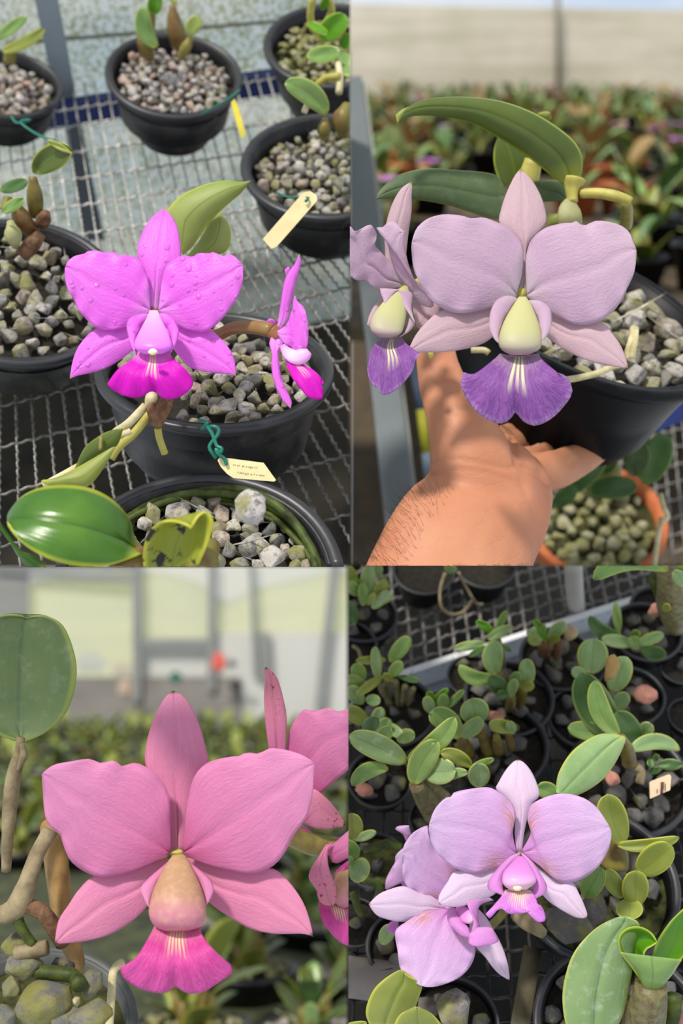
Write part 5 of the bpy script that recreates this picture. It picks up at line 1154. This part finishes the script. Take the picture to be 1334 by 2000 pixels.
pot4('M', 'crumpled black pot behind the lower pale bloom', 798, 1850, 82, wob=.03)
pot4('C', 'black pot with small olive leaves, right beside the pale orchid bloom', 1165, 1722, 163, soil=M_moss)
pot4('B', 'black pot with a grey granite lump at the bottom edge', 882, 2000, 96)
pot4('E', 'black pot with a big water-marked leaf and a rolled leaf, bottom right corner', 1215, 2010, 172, soil=M_soil)
n4 = {'C': ('dark granite lump in the pot beside the pale bloom', 'dark lumps beside the pale bloom', 1.75), 'tagp': ('dark granite chip in the pot with the tan tag', 'dark chips in the tagged pot', 1.6), 'Q': ('dark chip in the pot of round grey-green leaves', 'dark chips in the round-leaved pot', 1.6)}
for i, (k, p) in enumerate(POTS.items()):
    if k in n4: gravel(p, GR3, True, n4[k][0], n4[k][1], n4[k][2], seed=80 + i)
    elif k not in ('farA', 'farB', 'farD'): gravel(p, GR3, False, 'dark granite chips filling the ' + p.root['label'].split(',')[0].split(' with')[0].split(' of dark')[0] + {'V': ' of the bushy upright orchid', 'S': ' of the dark-stemmed orchid', 'T': ' of the cream-green orchid', 'X': ' of the arching orchid', 'R': ' of the small round-leaved orchid', 'K': ' holding the pinkish stone', 'W': ' of the broad dark-leaved orchid', 'P': ' of the spreading orchid', 'N': ' with yellow-edged leaves', 'M': '', 'B': ' with the granite lump', 'E': ' of the water-marked leaf', 'Z1': ', higher', 'Z2': ', lower', 'O': '', 'J': '', 'farC': ' with pale leaves'}.get(k, ''), None, 1.5, seed=80 + i)
D = lambda k, dz=0: POTS[k].d - dz
def RT(k): return POTS[k].root
# leaves (zoom A: upper part)
pleaf(RT('farC'), A4, [((70, 150), (85, 5), 62, LF_p), ((100, 175), (150, 60), 52, LF_y), ((95, 180), (165, 110), 44, LF_p), ((60, 170), (60, 75), 40, LF_q), ((40, 130), (5, 70), 48, LF_p), ((30, 100), (0, 10), 46, LF_y), ((20, 250), (0, 150), 60, LF_d), ((110, 60), (125, 5), 40, LF_p), ((60, 120), (20, 60), 36, LF_b), ((130, 160), (175, 130), 26, LF_p), ((75, 165), (110, 120), 30, LF_y)], D('farC', .05))
for q in (((870, 1118, .86), (860, 1150, .86), (862, 1185, .86), (880, 1200, .87), (905, 1195, .88), (925, 1170, .87)), ((896, 1118, .85), (912, 1150, .86), (930, 1178, .87), (942, 1180, .88)), ((690, 1262, .85), (700, 1270, .84), (706, 1290, .84))): tpx('root', q, .0013, M_sheath, RT('farB'), 20, 6)
pleaf(RT('farB'), A4, [((400, 40), (415, 5), 50, LF_p), ((420, 30), (395, -10), 40, LF_y)], D('farB', .04))
pleaf(RT('V'), A4, [((165, 392), (245, 293), 62, LF_q), ((118, 462), (105, 332), 44, LF_p), ((150, 385), (30, 388), 34, LF_y), ((165, 452), (215, 392), 50, LF_q), ((140, 450), (30, 525), 38, LF_y), ((60, 470), (25, 400), 60, LF_q), ((70, 500), (0, 450), 50, LF_q), ((60, 560), (0, 490), 60, LF_p), ((75, 640), (-5, 575), 64, LF_y), ((100, 650), (135, 575), 52, LF_p), ((70, 540), (128, 550), 46, LF_p), ((110, 690), (165, 620), 60, LF_q), ((180, 470), (140, 440), 30, LF_y), ((200, 450), (285, 470), 26, LF_d), ((20, 545), (-20, 520), 60, LF_d), ((30, 610), (-20, 620), 50, LF_q), ((330, 560), (400, 500), 32, LF_b), ((340, 570), (320, 510), 34, LF_b), ((390, 580), (460, 505), 30, LF_q), ((335, 600), (310, 530), 48, LF_p), ((370, 590), (385, 520), 46, LF_q), ((190, 690), (265, 680), 50, LF_q), ((150, 640), (215, 690), 44, LF_p)], D('V', .05))
for a, b in (((150, 470), (160, 560)), ((190, 470), (200, 560)), ((225, 490), (215, 560)), ((130, 500), (170, 560)), ((260, 500), (240, 560))): tpx('stem', [(*A4([a])[0], D('V', .04)), (*A4([b])[0], D('V', .01))], .0021, M_greybulb, RT('V'), 6)
pleaf(RT('S'), A4, [((588, 275), (632, 188), 30, LF_q), ((585, 278), (510, 230), 36, LF_b), ((555, 302), (650, 252), 44, LF_p), ((545, 318), (425, 338), 38, LF_p), ((560, 330), (480, 370), 28, LF_d), ((600, 320), (650, 350), 22, LF_d)], D('S', .06))
tpx('stem', [(*A4([(585, 280)])[0], D('S', .06)), (*A4([(590, 330)])[0], D('S', .03)), (*A4([(600, 420)])[0], D('S', .0))], [.003, .005, .006], M_greybulb, RT('S'), 8)
pleaf(RT('T'), A4, [((790, 312), (742, 222), 32, LF_b), ((780, 305), (712, 268), 48, LF_p), ((770, 318), (715, 300), 40, LF_y), ((795, 300), (866, 235), 52, LF_p), ((800, 315), (840, 290), 36, LF_y), ((770, 300), (780, 240), 30, LF_q)], D('T', .05))
body('pseudobulb', [(1108, 1250, 5, .83), (1113, 1240, 13, .83), (1118, 1230, 13, .83), (1121, 1222, 4, .83)], m_plain('pink_bulb', RGB(190, 130, 124), .5, 90, .6, RGB(190, 190, 130)), RT('T'), .8, 8, 12)
for a, b in (((800, 320), (790, 360)), ((840, 320), (830, 370)), ((780, 320), (770, 360))): tpx('stem', [(*A4([a])[0], D('T', .05)), (*A4([b])[0], D('T', .01))], .0036, M_rhiz, RT('T'), 6)
pleaf(RT('X'), A4, [((1088, 282), (963, 210), 58, LF_d, dict(bow=-14)), ((1078, 280), (1066, 155), 36, LF_q), ((1140, 322), (1008, 300), 52, LF_p), ((1150, 322), (1258, 282), 48, LF_p), ((1165, 345), (1268, 368), 58, LF_d), ((1130, 300), (1160, 270), 40, LF_q), ((1150, 345), (1130, 290), 50, LF_q)], D('X', .06))
# tall plant at the top right corner
y4 = potted('black pot of the tall orchid with an arching leaf at the top right corner', 1290, 1190, 60, None, .9, mat=M_potd)
pleaf(y4.root, A4, [((1275, 30), (978, 65), 86, LF_q, dict(bow=30)), ((1300, 10), (1340, -10), 60, LF_q), ((1340, 90), (1300, 30), 50, LF_w), ((1255, 185), (1283, 168), 34, LF_y)], .74)
tpx('pseudobulb', [(*A4([q])[0], d) for q, d in (((1305, 250), .80), ((1298, 180), .78), ((1285, 100), .76), ((1278, 20), .75))], [.008, .0115, .010, .008], M_greybulb, y4.root, 12, 12)
tpx('stem', [(*A4([q])[0], d) for q, d in (((1255, 160), .79), ((1240, 120), .77), ((1212, 55), .76))], .004, M_groot, y4.root, 10)
rock(1280, 1192, .80, .014, M_pink, 'small pale pink stone under the tall orchid at the top right', i=2)
pleaf(RT('R'), A4, [((598, 442), (602, 312), 84, LF_p, dict(bow=-12)), ((590, 448), (443, 406), 60, LF_q, dict(bow=-16)), ((645, 532), (562, 452), 70, LF_d), ((713, 492), (712, 380), 66, LF_p), ((640, 535), (668, 460), 44, LF_p), ((678, 482), (742, 492), 46, LF_y), ((640, 470), (690, 440), 40, LF_q), ((640, 530), (590, 520), 40, LF_d)], D('R', .05))
for a, b in (((600, 440), (620, 540)), ((650, 530), (640, 580)), ((700, 500), (680, 570))): tpx('stem', [(*A4([a])[0], D('R', .05)), (*A4([b])[0], D('R', .01))], .0032, M_bulb, RT('R'), 6)
pleaf(RT('Q'), A4, [((440, 640), (322, 605), 78, LF_p), ((520, 642), (488, 540), 116, LF_p), ((450, 692), (535, 622), 66, LF_p), ((440, 700), (335, 590), 92, LF_q, dict(bow=8)), ((668, 660), (560, 640), 56, LF_y), ((470, 640), (530, 620), 40, LF_y), ((660, 680), (640, 630), 40, LF_p)], D('Q', .07))
for a, b, rr in (((530, 670), (560, 755), .0042), ((590, 690), (600, 750), .0042), ((450, 700), (480, 760), .005), ((635, 670), (650, 740), .003)): tpx('pseudobulb', [(*A4([a])[0], D('Q', .06)), (*A4([b])[0], D('Q', .01))], [rr * .6, rr, rr], M_bulb, RT('Q'), 8)
rock(970, 1400, .80, .012, M_pink, 'small pinkish stone behind the round grey-green leaves', i=6)
rock(1262, 1357, .79, .018, M_pink, 'pinkish stone in the black pot right of the broad dark leaf', i=4)
pleaf(RT('K'), A4, [((968, 440), (980, 300), 124, LF_p), ((1052, 512), (1108, 372), 98, LF_p), ((1060, 582), (1114, 518), 62, LF_p), ((950, 450), (890, 425), 50, LF_p)], D('K', .07))
petal('bract', A4([(1020, 470), (1030, 380), (1060, 362)]), A4([(1060, 460), (1085, 400), (1060, 362)]), .73, .73, M_bract, RT('K'), .001, 0, 0, nu=10, nv=7)
pleaf(RT('W'), A4, [((1078, 692), (930, 438), 150, LF_d, dict(bow=-10, fold=.35)), ((1082, 690), (985, 468), 84, LF_q, dict(bow=-14, d0=D('W', .10))), ((1040, 682), (875, 655), 74, LF_q), ((1162, 735), (1072, 590), 100, LF_d), ((1170, 682), (1208, 640), 60, LF_p), ((1320, 745), (1125, 748), 66, LF_p, dict(bow=18))], D('W', .085))
petal('leaf', B4([(1085, 75), (1000, 70), (900, 130), (840, 220), (828, 300), (840, 306)]), B4([(1090, 78), (1105, 95), (1060, 190), (1000, 262), (905, 315), (840, 306)]), .675, .645, LF_p, RT('W'), .002, .0022, .0004, 2, cup=-.002, thick=.0016)
tpx('pseudobulb', [(*B4([q])[0], d) for q, d in (((1090, 80), .68), ((1110, 120), .69), ((1120, 180), .715))], [.0022, .0042, .005], M_bulb, RT('W'), 10, 10)
for b, t, w in (((1215, 160), (1200, 200), 34), ((1235, 190), (1330, 190), 46), ((1220, 175), (1235, 150), 26), ((1200, 225), (1240, 205), 30)): leafpx('leaf', *B4([b, t]), w / 2.04, .74, .735, LF_d, RT('tagp'))
tpx('root', [(*B4([q])[0], .735) for q in ((1150, 200), (1168, 220), (1160, 265))], .003, M_sheath, RT('tagp'), 10)
rock(1196, 1520, .73, .012, M_pink, 'pale brown stone in the tagged pot, under the big pale leaf', i=8)
# name tag
nt = thing('plant_tag', 'small tan name tag with dark printing, stuck in the pot at the right edge', 'tag', P(1290, 1540, .70))
pl, a, nr = plate('tag_plate', [(1269, 1530), (1272, 1527), (1308, 1513), (1311, 1516), (1309, 1543), (1270, 1560)], .70, .0016, M_tan, nt)
mb = MB(); r_ = random.Random(8)
y = 1552.0
while y > 1527:                                               # a column of small dark strokes, too soft in the photograph to read
    x = 1289.5 + (1552 - y) * .05; w = r_.choice([4.5, 5.5, 7])
    mb.add(*tubeverts([P(x + r_.uniform(-.4, .6), y, .6992), P(x + w, y - r_.uniform(.2, 1.4), .6992)], .00026, 4)[:2])
    if r_.random() < .6: mb.add(*tubeverts([P(x + 1, y, .6992), P(x + 1.4, y - 1.9, .6992)], .0002, 4)[:2])
    y -= r_.uniform(1.7, 2.4)
for x, y0, y1 in ((1283, 1541, 1549), (1299, 1530, 1546)):
    mb.add(*tubeverts([P(x, y1, .6992), P(x + .6, y0, .6992)], .00022, 4)[:2])
mb.done('printing', M_ink, pl, False)
# left plant and others (zoom B: middle part)
pleaf(RT('P'), B4, [((232, 182), (4, 75), 104, LF_w, dict(bow=4)), ((236, 170), (425, 2), 84, LF_q, dict(bow=12)), ((262, 272), (358, 98), 104, LF_q, dict(bow=-8)), ((270, 180), (350, 110), 70, LF_q), ((160, 208), (17, 275), 66, LF_q, dict(bow=14)), ((300, 222), (428, 212), 106, LF_p), ((492, 200), (368, 142), 58, LF_y, dict(bow=6)), ((362, 258), (476, 222), 44, LF_p, dict(bow=-6)), ((520, 282), (522, 184), 88, LF_p), ((492, 200), (580, 168), 30, LF_q), ((120, 110), (165, 40), 60, LF_q), ((195, 95), (265, 70), 46, LF_q), ((60, 60), (120, 5), 60, LF_d)], .70)
tpx('pseudobulb', [(*B4([q])[0], d) for q, d in (((345, 392), .735), ((310, 330), .72), ((270, 270), .70))], [.0072, .0068, .0045], M_greybulb, RT('P'), 12, 12)
tpx('pseudobulb', [(*B4([q])[0], d) for q, d in (((380, 340), .74), ((320, 290), .73), ((290, 240), .71))], [.0072, .0068, .0045], M_greybulb, RT('P'), 12, 12)
rock(712, 1542, .74, .013, M_pink, 'reddish stone in the pot of the spreading leafy orchid', i=1)
leafpx('leaf', *B4([(842, 312), (752, 278)]), 34, .69, .685, LF_q, RT('tagp'))
pleaf(RT('N'), B4, [((20, 495), (15, 385), 84, LF_y), ((25, 490), (112, 458), 38, LF_p), ((40, 560), (-20, 500), 70, LF_q), ((50, 560), (10, 645), 84, LF_p, dict(bow=-8)), ((10, 600), (-20, 560), 60, LF_p)], .70)
for q in (((60, 530), (110, 520), (160, 500)), ((150, 500), (190, 510), (210, 520)), ((20, 700), (40, 760), (60, 790)), ((120, 640), (125, 700), (100, 760)), ((60, 650), (110, 660), (160, 650))): tpx('root', [(*B4([p])[0], .72) for p in q], .0026, M_groot, RT('N'), 10)
pleaf(RT('C'), B4, [((1100, 505), (1040, 308), 124, LF_y, dict(bow=-8)), ((1066, 505), (1318, 480), 54, LF_y, dict(bow=10)), ((1152, 622), (1292, 515), 122, LF_y), ((1092, 722), (1028, 608), 70, LF_y), ((1140, 758), (1148, 612), 108, LF_y), ((1122, 722), (1120, 808), 108, LF_y), ((942, 722), (1008, 600), 92, LF_q)], .672)
for q in (((1150, 612), (1162, 600), (1170, 590)), ((1060, 500), (1066, 540), (1060, 600))): tpx('pseudobulb', [(*B4([p])[0], .69) for p in q], [.004, .008, .009] if q[0][0] < 1100 else .002, M_bulb, RT('C'), 8)
# bottom leaves (zoom C)
pleaf(RT('J'), C4, [((135, 500), (170, 420), 60, LF_q)], .68)
pb = RT('B')
petal('leaf', C4([(95, 840), (70, 770), (95, 690), (140, 640), (205, 600), (225, 612)]), C4([(190, 830), (250, 780), (282, 710), (292, 655), (240, 625), (225, 612)]), .645, .63, LF_y, pb, .002, .0018, .0004, 2, thick=.0016)
petal('leaf', C4([(190, 850), (185, 815), (210, 775), (260, 752), (275, 752)]), C4([(390, 850), (368, 812), (330, 772), (290, 753), (275, 752)]), .63, .62, LF_y, pb, .003, .001, .0003, 2, thick=.0016)
leafpx('leaf', *C4([(-30, 830), (75, 812)]), 14, .63, .625, LF_y, pb)
rock(888, 1972, .655, .028, GR1, 'grey granite lump in the bottom black pot', i=7, rot=.9); rock(833, 1970, .67, .016, GR3, 'small dark stone left of the grey granite lump', i=3)
pe = RT('E')
petal('leaf', C4([(960, 850), (880, 840), (855, 740), (862, 640), (900, 530), (980, 440), (1060, 395), (1105, 388)]), C4([(1010, 850), (1075, 820), (1110, 720), (1132, 600), (1138, 520), (1160, 430), (1150, 405), (1105, 388)]), .62, .60, LF_w, pe, .002, .003, .0006, 2, cup=-.003, thick=.0018)
petal('leaf', C4([(1190, 680), (1130, 590), (1085, 530), (1078, 470), (1110, 435), (1160, 428), (1205, 450), (1230, 490)]), C4([(1215, 690), (1200, 600), (1190, 560), (1180, 540), (1190, 520), (1205, 510), (1220, 500), (1230, 490)]), .612, .60, LF_b, pe, -.006, 0, .0004, 2, thick=.0014, cup=.004)
petal('leaf', C4([(1200, 680), (1195, 600), (1215, 530), (1240, 470), (1290, 400), (1340, 355)]), C4([(1230, 690), (1270, 600), (1300, 575), (1340, 545), (1360, 480), (1340, 355)]), .625, .60, LF_b, pe, -.004, 0, .0004, 2, thick=.0014)
petal('leaf', C4([(1185, 690), (1150, 610), (1110, 560), (1085, 530)]), C4([(1225, 700), (1290, 620), (1310, 590), (1330, 560)]), .606, .592, LF_q, pe, .005, 0, .0003, 2, nv=15, thick=.0014)
tpx('pseudobulb', [(*C4([q])[0], d) for q, d in (((1205, 660), .605), ((1200, 720), .61), ((1180, 800), .625), ((1170, 860), .64))], [.0085, .010, .0118, .012], M_greybulb, pe, 14, 14)
tpx('root', [(*C4([q])[0], .635) for q in ((1300, 700), (1295, 760), (1280, 830))], .0048, M_groot, pe, 10)
rock(1305, 1975, .645, .02, GR1, 'grey stone right of the mottled stem in the bottom right pot', i=9); rock(1325, 1995, .64, .012, M_pink, 'small pinkish stone in the bottom right corner', i=2)
# extra lumps beside the bloom
for i, (x, y, d, s) in enumerate(((1115, 1808, .665, .030), (1152, 1778, .68, .030), (1085, 1795, .67, .018))): rock(x, y, d, s, GR3, ('dark grey lump before the white right sepal tip', 'brownish grey lump behind the white right sepal tip', 'dark lump under the lip of the pale orchid')[i], i=i * 3 + 1, rot=i * 1.2)
tpx('root', ((1010, 1786, .66), (1030, 1800, .65), (1050, 1815, .645), (1062, 1824, .645)), [.0045, .005, .003], M_sheath, RT('C'), 12)
# ---- the pale orchid
oc = POTS['M'].root
Z = B4; FD = .635
tpx('flower_stem', ((1010, 1680, .645), (1005, 1720, .665), (985, 1780, .68), (930, 1830, .70), (850, 1860, .72)), .0026, M_stem, oc, 24)
fw = flower(oc, 'flower', ((1012, 1662, .638), (1012, 1668, .645), (1010, 1680, .652)), .0026, M_stem, 'pale pink bloom facing the viewer, upper of two')
petal('dorsal_sepal', Z([(668, 535), (664, 450), (666, 390), (640, 335), (590, 290), (600, 260), (628, 212), (655, 182), (676, 171)]), Z([(692, 535), (702, 460), (715, 400), (735, 345), (762, 315), (752, 265), (728, 215), (700, 182), (676, 171)]), .638, .650, OR_s, fw, .003, .001, .0004, 3)
petal('lateral_sepal', Z([(650, 560), (540, 610), (430, 615), (395, 660), (362, 712), (362, 747)]), Z([(650, 610), (600, 690), (560, 720), (500, 742), (430, 758), (362, 747)]), .64, .626, OR_s, fw, .003, .001, .0004, 3)
petal('lateral_sepal', Z([(720, 570), (830, 655), (890, 658), (925, 715), (952, 782), (946, 803)]), Z([(710, 610), (780, 715), (830, 757), (900, 797), (946, 803)]), .64, .628, OR_s, fw, .003, .001, .0004, 3)
petal('petal', Z([(670, 535), (655, 460), (668, 390), (650, 340), (600, 300), (560, 281), (500, 285), (425, 300), (410, 318), (385, 325), (345, 368), (322, 430)]), Z([(668, 545), (640, 582), (560, 612), (500, 622), (430, 605), (370, 560), (330, 500), (322, 430)]), FD, .622, OR, fw, .0026, .0012, .0011, 5, 1, vein=.0003)
petal('petal', Z([(690, 535), (728, 460), (712, 400), (730, 350), (800, 315), (870, 306), (930, 320), (965, 340), (1000, 372), (1042, 440)]), Z([(698, 545), (760, 592), (830, 652), (890, 660), (960, 630), (1010, 580), (1040, 520), (1049, 470), (1042, 440)]), FD, .622, OR, fw, .0026, .0012, .0011, 5, 2.8, vein=.0003)
petal('side_lobe', Z([(685, 540), (640, 560), (590, 610), (557, 660), (562, 690), (590, 702), (625, 715)]), Z([(688, 545), (660, 580), (625, 625), (615, 670), (625, 715)]), .628, .61, OR_o, fw, .003, 0, .001, 4, nv=13)
petal('side_lobe', Z([(690, 540), (735, 578), (770, 630), (792, 675), (782, 705), (740, 728)]), Z([(690, 548), (715, 590), (738, 640), (735, 690), (740, 728)]), .628, .61, OR_o, fw, .003, 0, .001, 4, nv=13)
fan('lip', [Z([(625, 690), (675, 680), (730, 692)]), Z([(610, 715), (675, 712), (745, 715)]), Z([(585, 745), (640, 760), (700, 765), (755, 745)]), Z([(548, 785), (565, 803), (590, 770), (615, 764), (640, 785), (700, 782), (735, 775), (750, 815), (785, 812), (780, 772), (765, 750)])], [.615, .608, .602, .600], OR_l, fw, .0016, 4, 1.2, split=.0005, dome=.004)
body('column', [(a[0], a[1], w / 2.04, d) for a, w, d in zip(Z([(688, 555), (686, 590), (682, 630), (682, 665), (684, 690)]), (14, 40, 66, 64, 30), (.622, .616, .611, .608, .608))], OR_c, fw, .7)
body('anther_cap', [(a[0], a[1], w / 2.04, .604) for a, w in zip(Z([(676, 665), (675, 680), (675, 694)]), (8, 20, 10))], MA_w, fw, .6, 6, 10)
# lower bloom, seen from the side
Z = Zm(680, 1560, 4.042)
tpx('flower_stem', ((880, 1775, .665), (890, 1800, .68), (880, 1830, .70), (850, 1860, .72)), .0026, M_stem, oc, 16)
fw = flower(oc, 'flower', ((878, 1775, .652), (880, 1780, .658), (880, 1790, .665)), .0026, M_stem, 'lower pale pink bloom turned to the left')
petal('petal', Z([(440, 700), (380, 640), (300, 720), (298, 640), (330, 570), (370, 500), (372, 455), (410, 410), (450, 385)]), Z([(500, 720), (520, 600), (500, 480), (470, 400), (450, 385)]), .668, .660, OR, fw, .003, 0, .0012, 5, nv=13)
petal('petal', Z([(460, 345), (430, 280), (370, 240), (400, 215), (480, 212)]), Z([(480, 320), (498, 275), (490, 245), (485, 228), (480, 212)]), .668, .665, OR, fw, .002, 0, .0008, 3, nu=12, nv=9)
petal('petal', Z([(810, 850), (860, 760), (880, 580), (800, 500), (700, 400), (640, 300), (630, 215), (590, 222), (510, 270), (450, 350), (425, 440)]), Z([(790, 860), (720, 805), (620, 800), (540, 760), (480, 710), (440, 650), (425, 540), (425, 440)]), .655, .642, OR, fw, .0026, .0012, .0014, 5, 1, vein=.0003)
petal('lateral_sepal', Z([(790, 860), (650, 760), (560, 740), (440, 690), (300, 725), (220, 770), (162, 835)]), Z([(790, 880), (620, 950), (500, 965), (400, 970), (300, 950), (220, 915), (162, 835)]), .653, .640, OR_s, fw, .003, .001, .0004, 3)
petal('petal', Z([(400, 970), (340, 970), (305, 1010), (300, 1040)]), Z([(395, 990), (390, 1050), (370, 1080), (340, 1060), (300, 1040)]), .66, .658, OR_o, fw, .001, 0, 0, nu=10, nv=7)
petal('petal', Z([(790, 870), (600, 890), (460, 970), (380, 1030), (372, 1100), (390, 1200), (405, 1320), (440, 1380), (510, 1440), (580, 1478)]), Z([(800, 880), (860, 960), (940, 1080), (1000, 1150), (998, 1240), (960, 1330), (880, 1410), (800, 1450), (680, 1485), (580, 1478)]), .650, .632, OR, fw, .0026, .0014, .0014, 6, 2, vein=.0003)
petal('lateral_sepal', Z([(960, 980), (960, 1080), (1000, 1160), (1080, 1250), (1140, 1330), (1200, 1390), (1275, 1432)]), Z([(1030, 870), (1100, 950), (1150, 1040), (1210, 1150), (1255, 1280), (1270, 1370), (1275, 1432)]), .656, .648, OR_s, fw, .003, .001, .0004, 3)
petal('side_lobe', Z([(815, 860), (785, 900), (790, 970), (850, 1050), (930, 1095), (985, 1100)]), Z([(845, 865), (860, 900), (900, 960), (950, 1020), (985, 1100)]), .640, .626, OR_o, fw, .0024, 0, .001, 3, nv=13)
petal('side_lobe', Z([(1150, 800), (1060, 760), (940, 790), (945, 850), (990, 970), (950, 1110), (970, 1150)]), Z([(1040, 830), (1020, 870), (1030, 980), (1040, 1010), (1030, 1070), (1000, 1130), (970, 1150)]), .636, .622, OR_o, fw, .0024, 0, .001, 3, nv=13)
petal('side_lobe', Z([(1025, 1015), (970, 1050), (950, 1100), (960, 1150), (1000, 1160)]), Z([(1040, 1015), (1130, 1018), (1160, 1070), (1185, 1125), (1100, 1158), (1000, 1160)]), .624, .618, OR_o, fw, .002, 0, .0006, 3, nv=13)
body('column', [(a[0], a[1], w / 4.04, d) for a, w, d in zip(Z([(845, 870), (880, 895), (930, 925), (980, 950), (1000, 965)]), (20, 58, 60, 44, 20), (.645, .64, .634, .63, .63))], OR_c, fw, .7)
petal('bract', Z([(765, 845), (830, 855)]), Z([(770, 870), (800, 880), (830, 855)]), .64, .64, OR_o, fw, .001, 0, 0, nu=8, nv=5)
# ---------------------------------------------------------------- each plot ends at its own edges
def cut_all():
    mats = {}
    for o in list(bpy.data.objects):
        if o.type != 'MESH' or o.name not in OP: continue
        pan, mg = OP[o.name]
        if pan is None: continue
        m = WM[o.name] if o.parent is None else WM[o.name]
        co = [m @ v.co for v in o.data.vertices]
        pr = [((q.dot(CX)) / q.dot(CL) * FP + 667, 1000 - q.dot(CU) / q.dot(CL) * FP) if q.dot(CL) > .01 else None for q in [c - C0 for c in co]]
        ok = [p for p in pr if p]
        if not ok: continue
        x0, y0, x1, y1 = pan.box; cuts = []
        x0 -= mg; y0 -= mg; x1 += mg; y1 += mg
        lo = (min(p[0] for p in ok), min(p[1] for p in ok)); hi = (max(p[0] for p in ok), max(p[1] for p in ok))
        if hi[0] < x0 or lo[0] > x1 or hi[1] < y0 or lo[1] > y1:
            bpy.data.objects.remove(o, do_unlink=True); continue
        if pan.box[0] > 1 and lo[0] < x0: cuts.append((CX * FP - CL * (x0 - 667), -1))
        if pan.box[2] < 1333 and hi[0] > x1: cuts.append((CX * FP - CL * (x1 - 667), 1))
        if pan.box[1] > 1 and lo[1] < y0: cuts.append((CU * FP - CL * (1000 - y0), 1))
        if pan.box[3] < 1999 and hi[1] > y1: cuts.append((CU * FP - CL * (1000 - y1), -1))
        if not cuts: continue
        if o.data.users > 1: o.data = o.data.copy()
        bm = bmesh.new(); bm.from_mesh(o.data); mi = m.inverted()
        for n, sg in cuts:
            nn = (n * sg).normalized(); ln = (mi.to_3x3() @ nn).normalized() if abs(m.to_scale()[0] - 1) < 1e-4 else (m.to_3x3().transposed() @ nn).normalized()
            r = bmesh.ops.bisect_plane(bm, geom=bm.verts[:] + bm.edges[:] + bm.faces[:], plane_co=mi @ C0, plane_no=ln, clear_outer=True, dist=1e-7)
            ed = [g for g in r['geom_cut'] if isinstance(g, bmesh.types.BMEdge) and len(g.link_faces) == 1]
            if ed:
                try: bmesh.ops.holes_fill(bm, edges=ed, sides=0)
                except Exception: pass
        if len(bm.faces) == 0:
            bm.free(); bpy.data.objects.remove(o, do_unlink=True); continue
        bm.to_mesh(o.data); bm.free()
    # a thing with nothing left of it goes too
    for _ in range(2):
        for o in list(bpy.data.objects):
            if o.type == 'EMPTY' and not o.children: bpy.data.objects.remove(o, do_unlink=True)
cut_all()
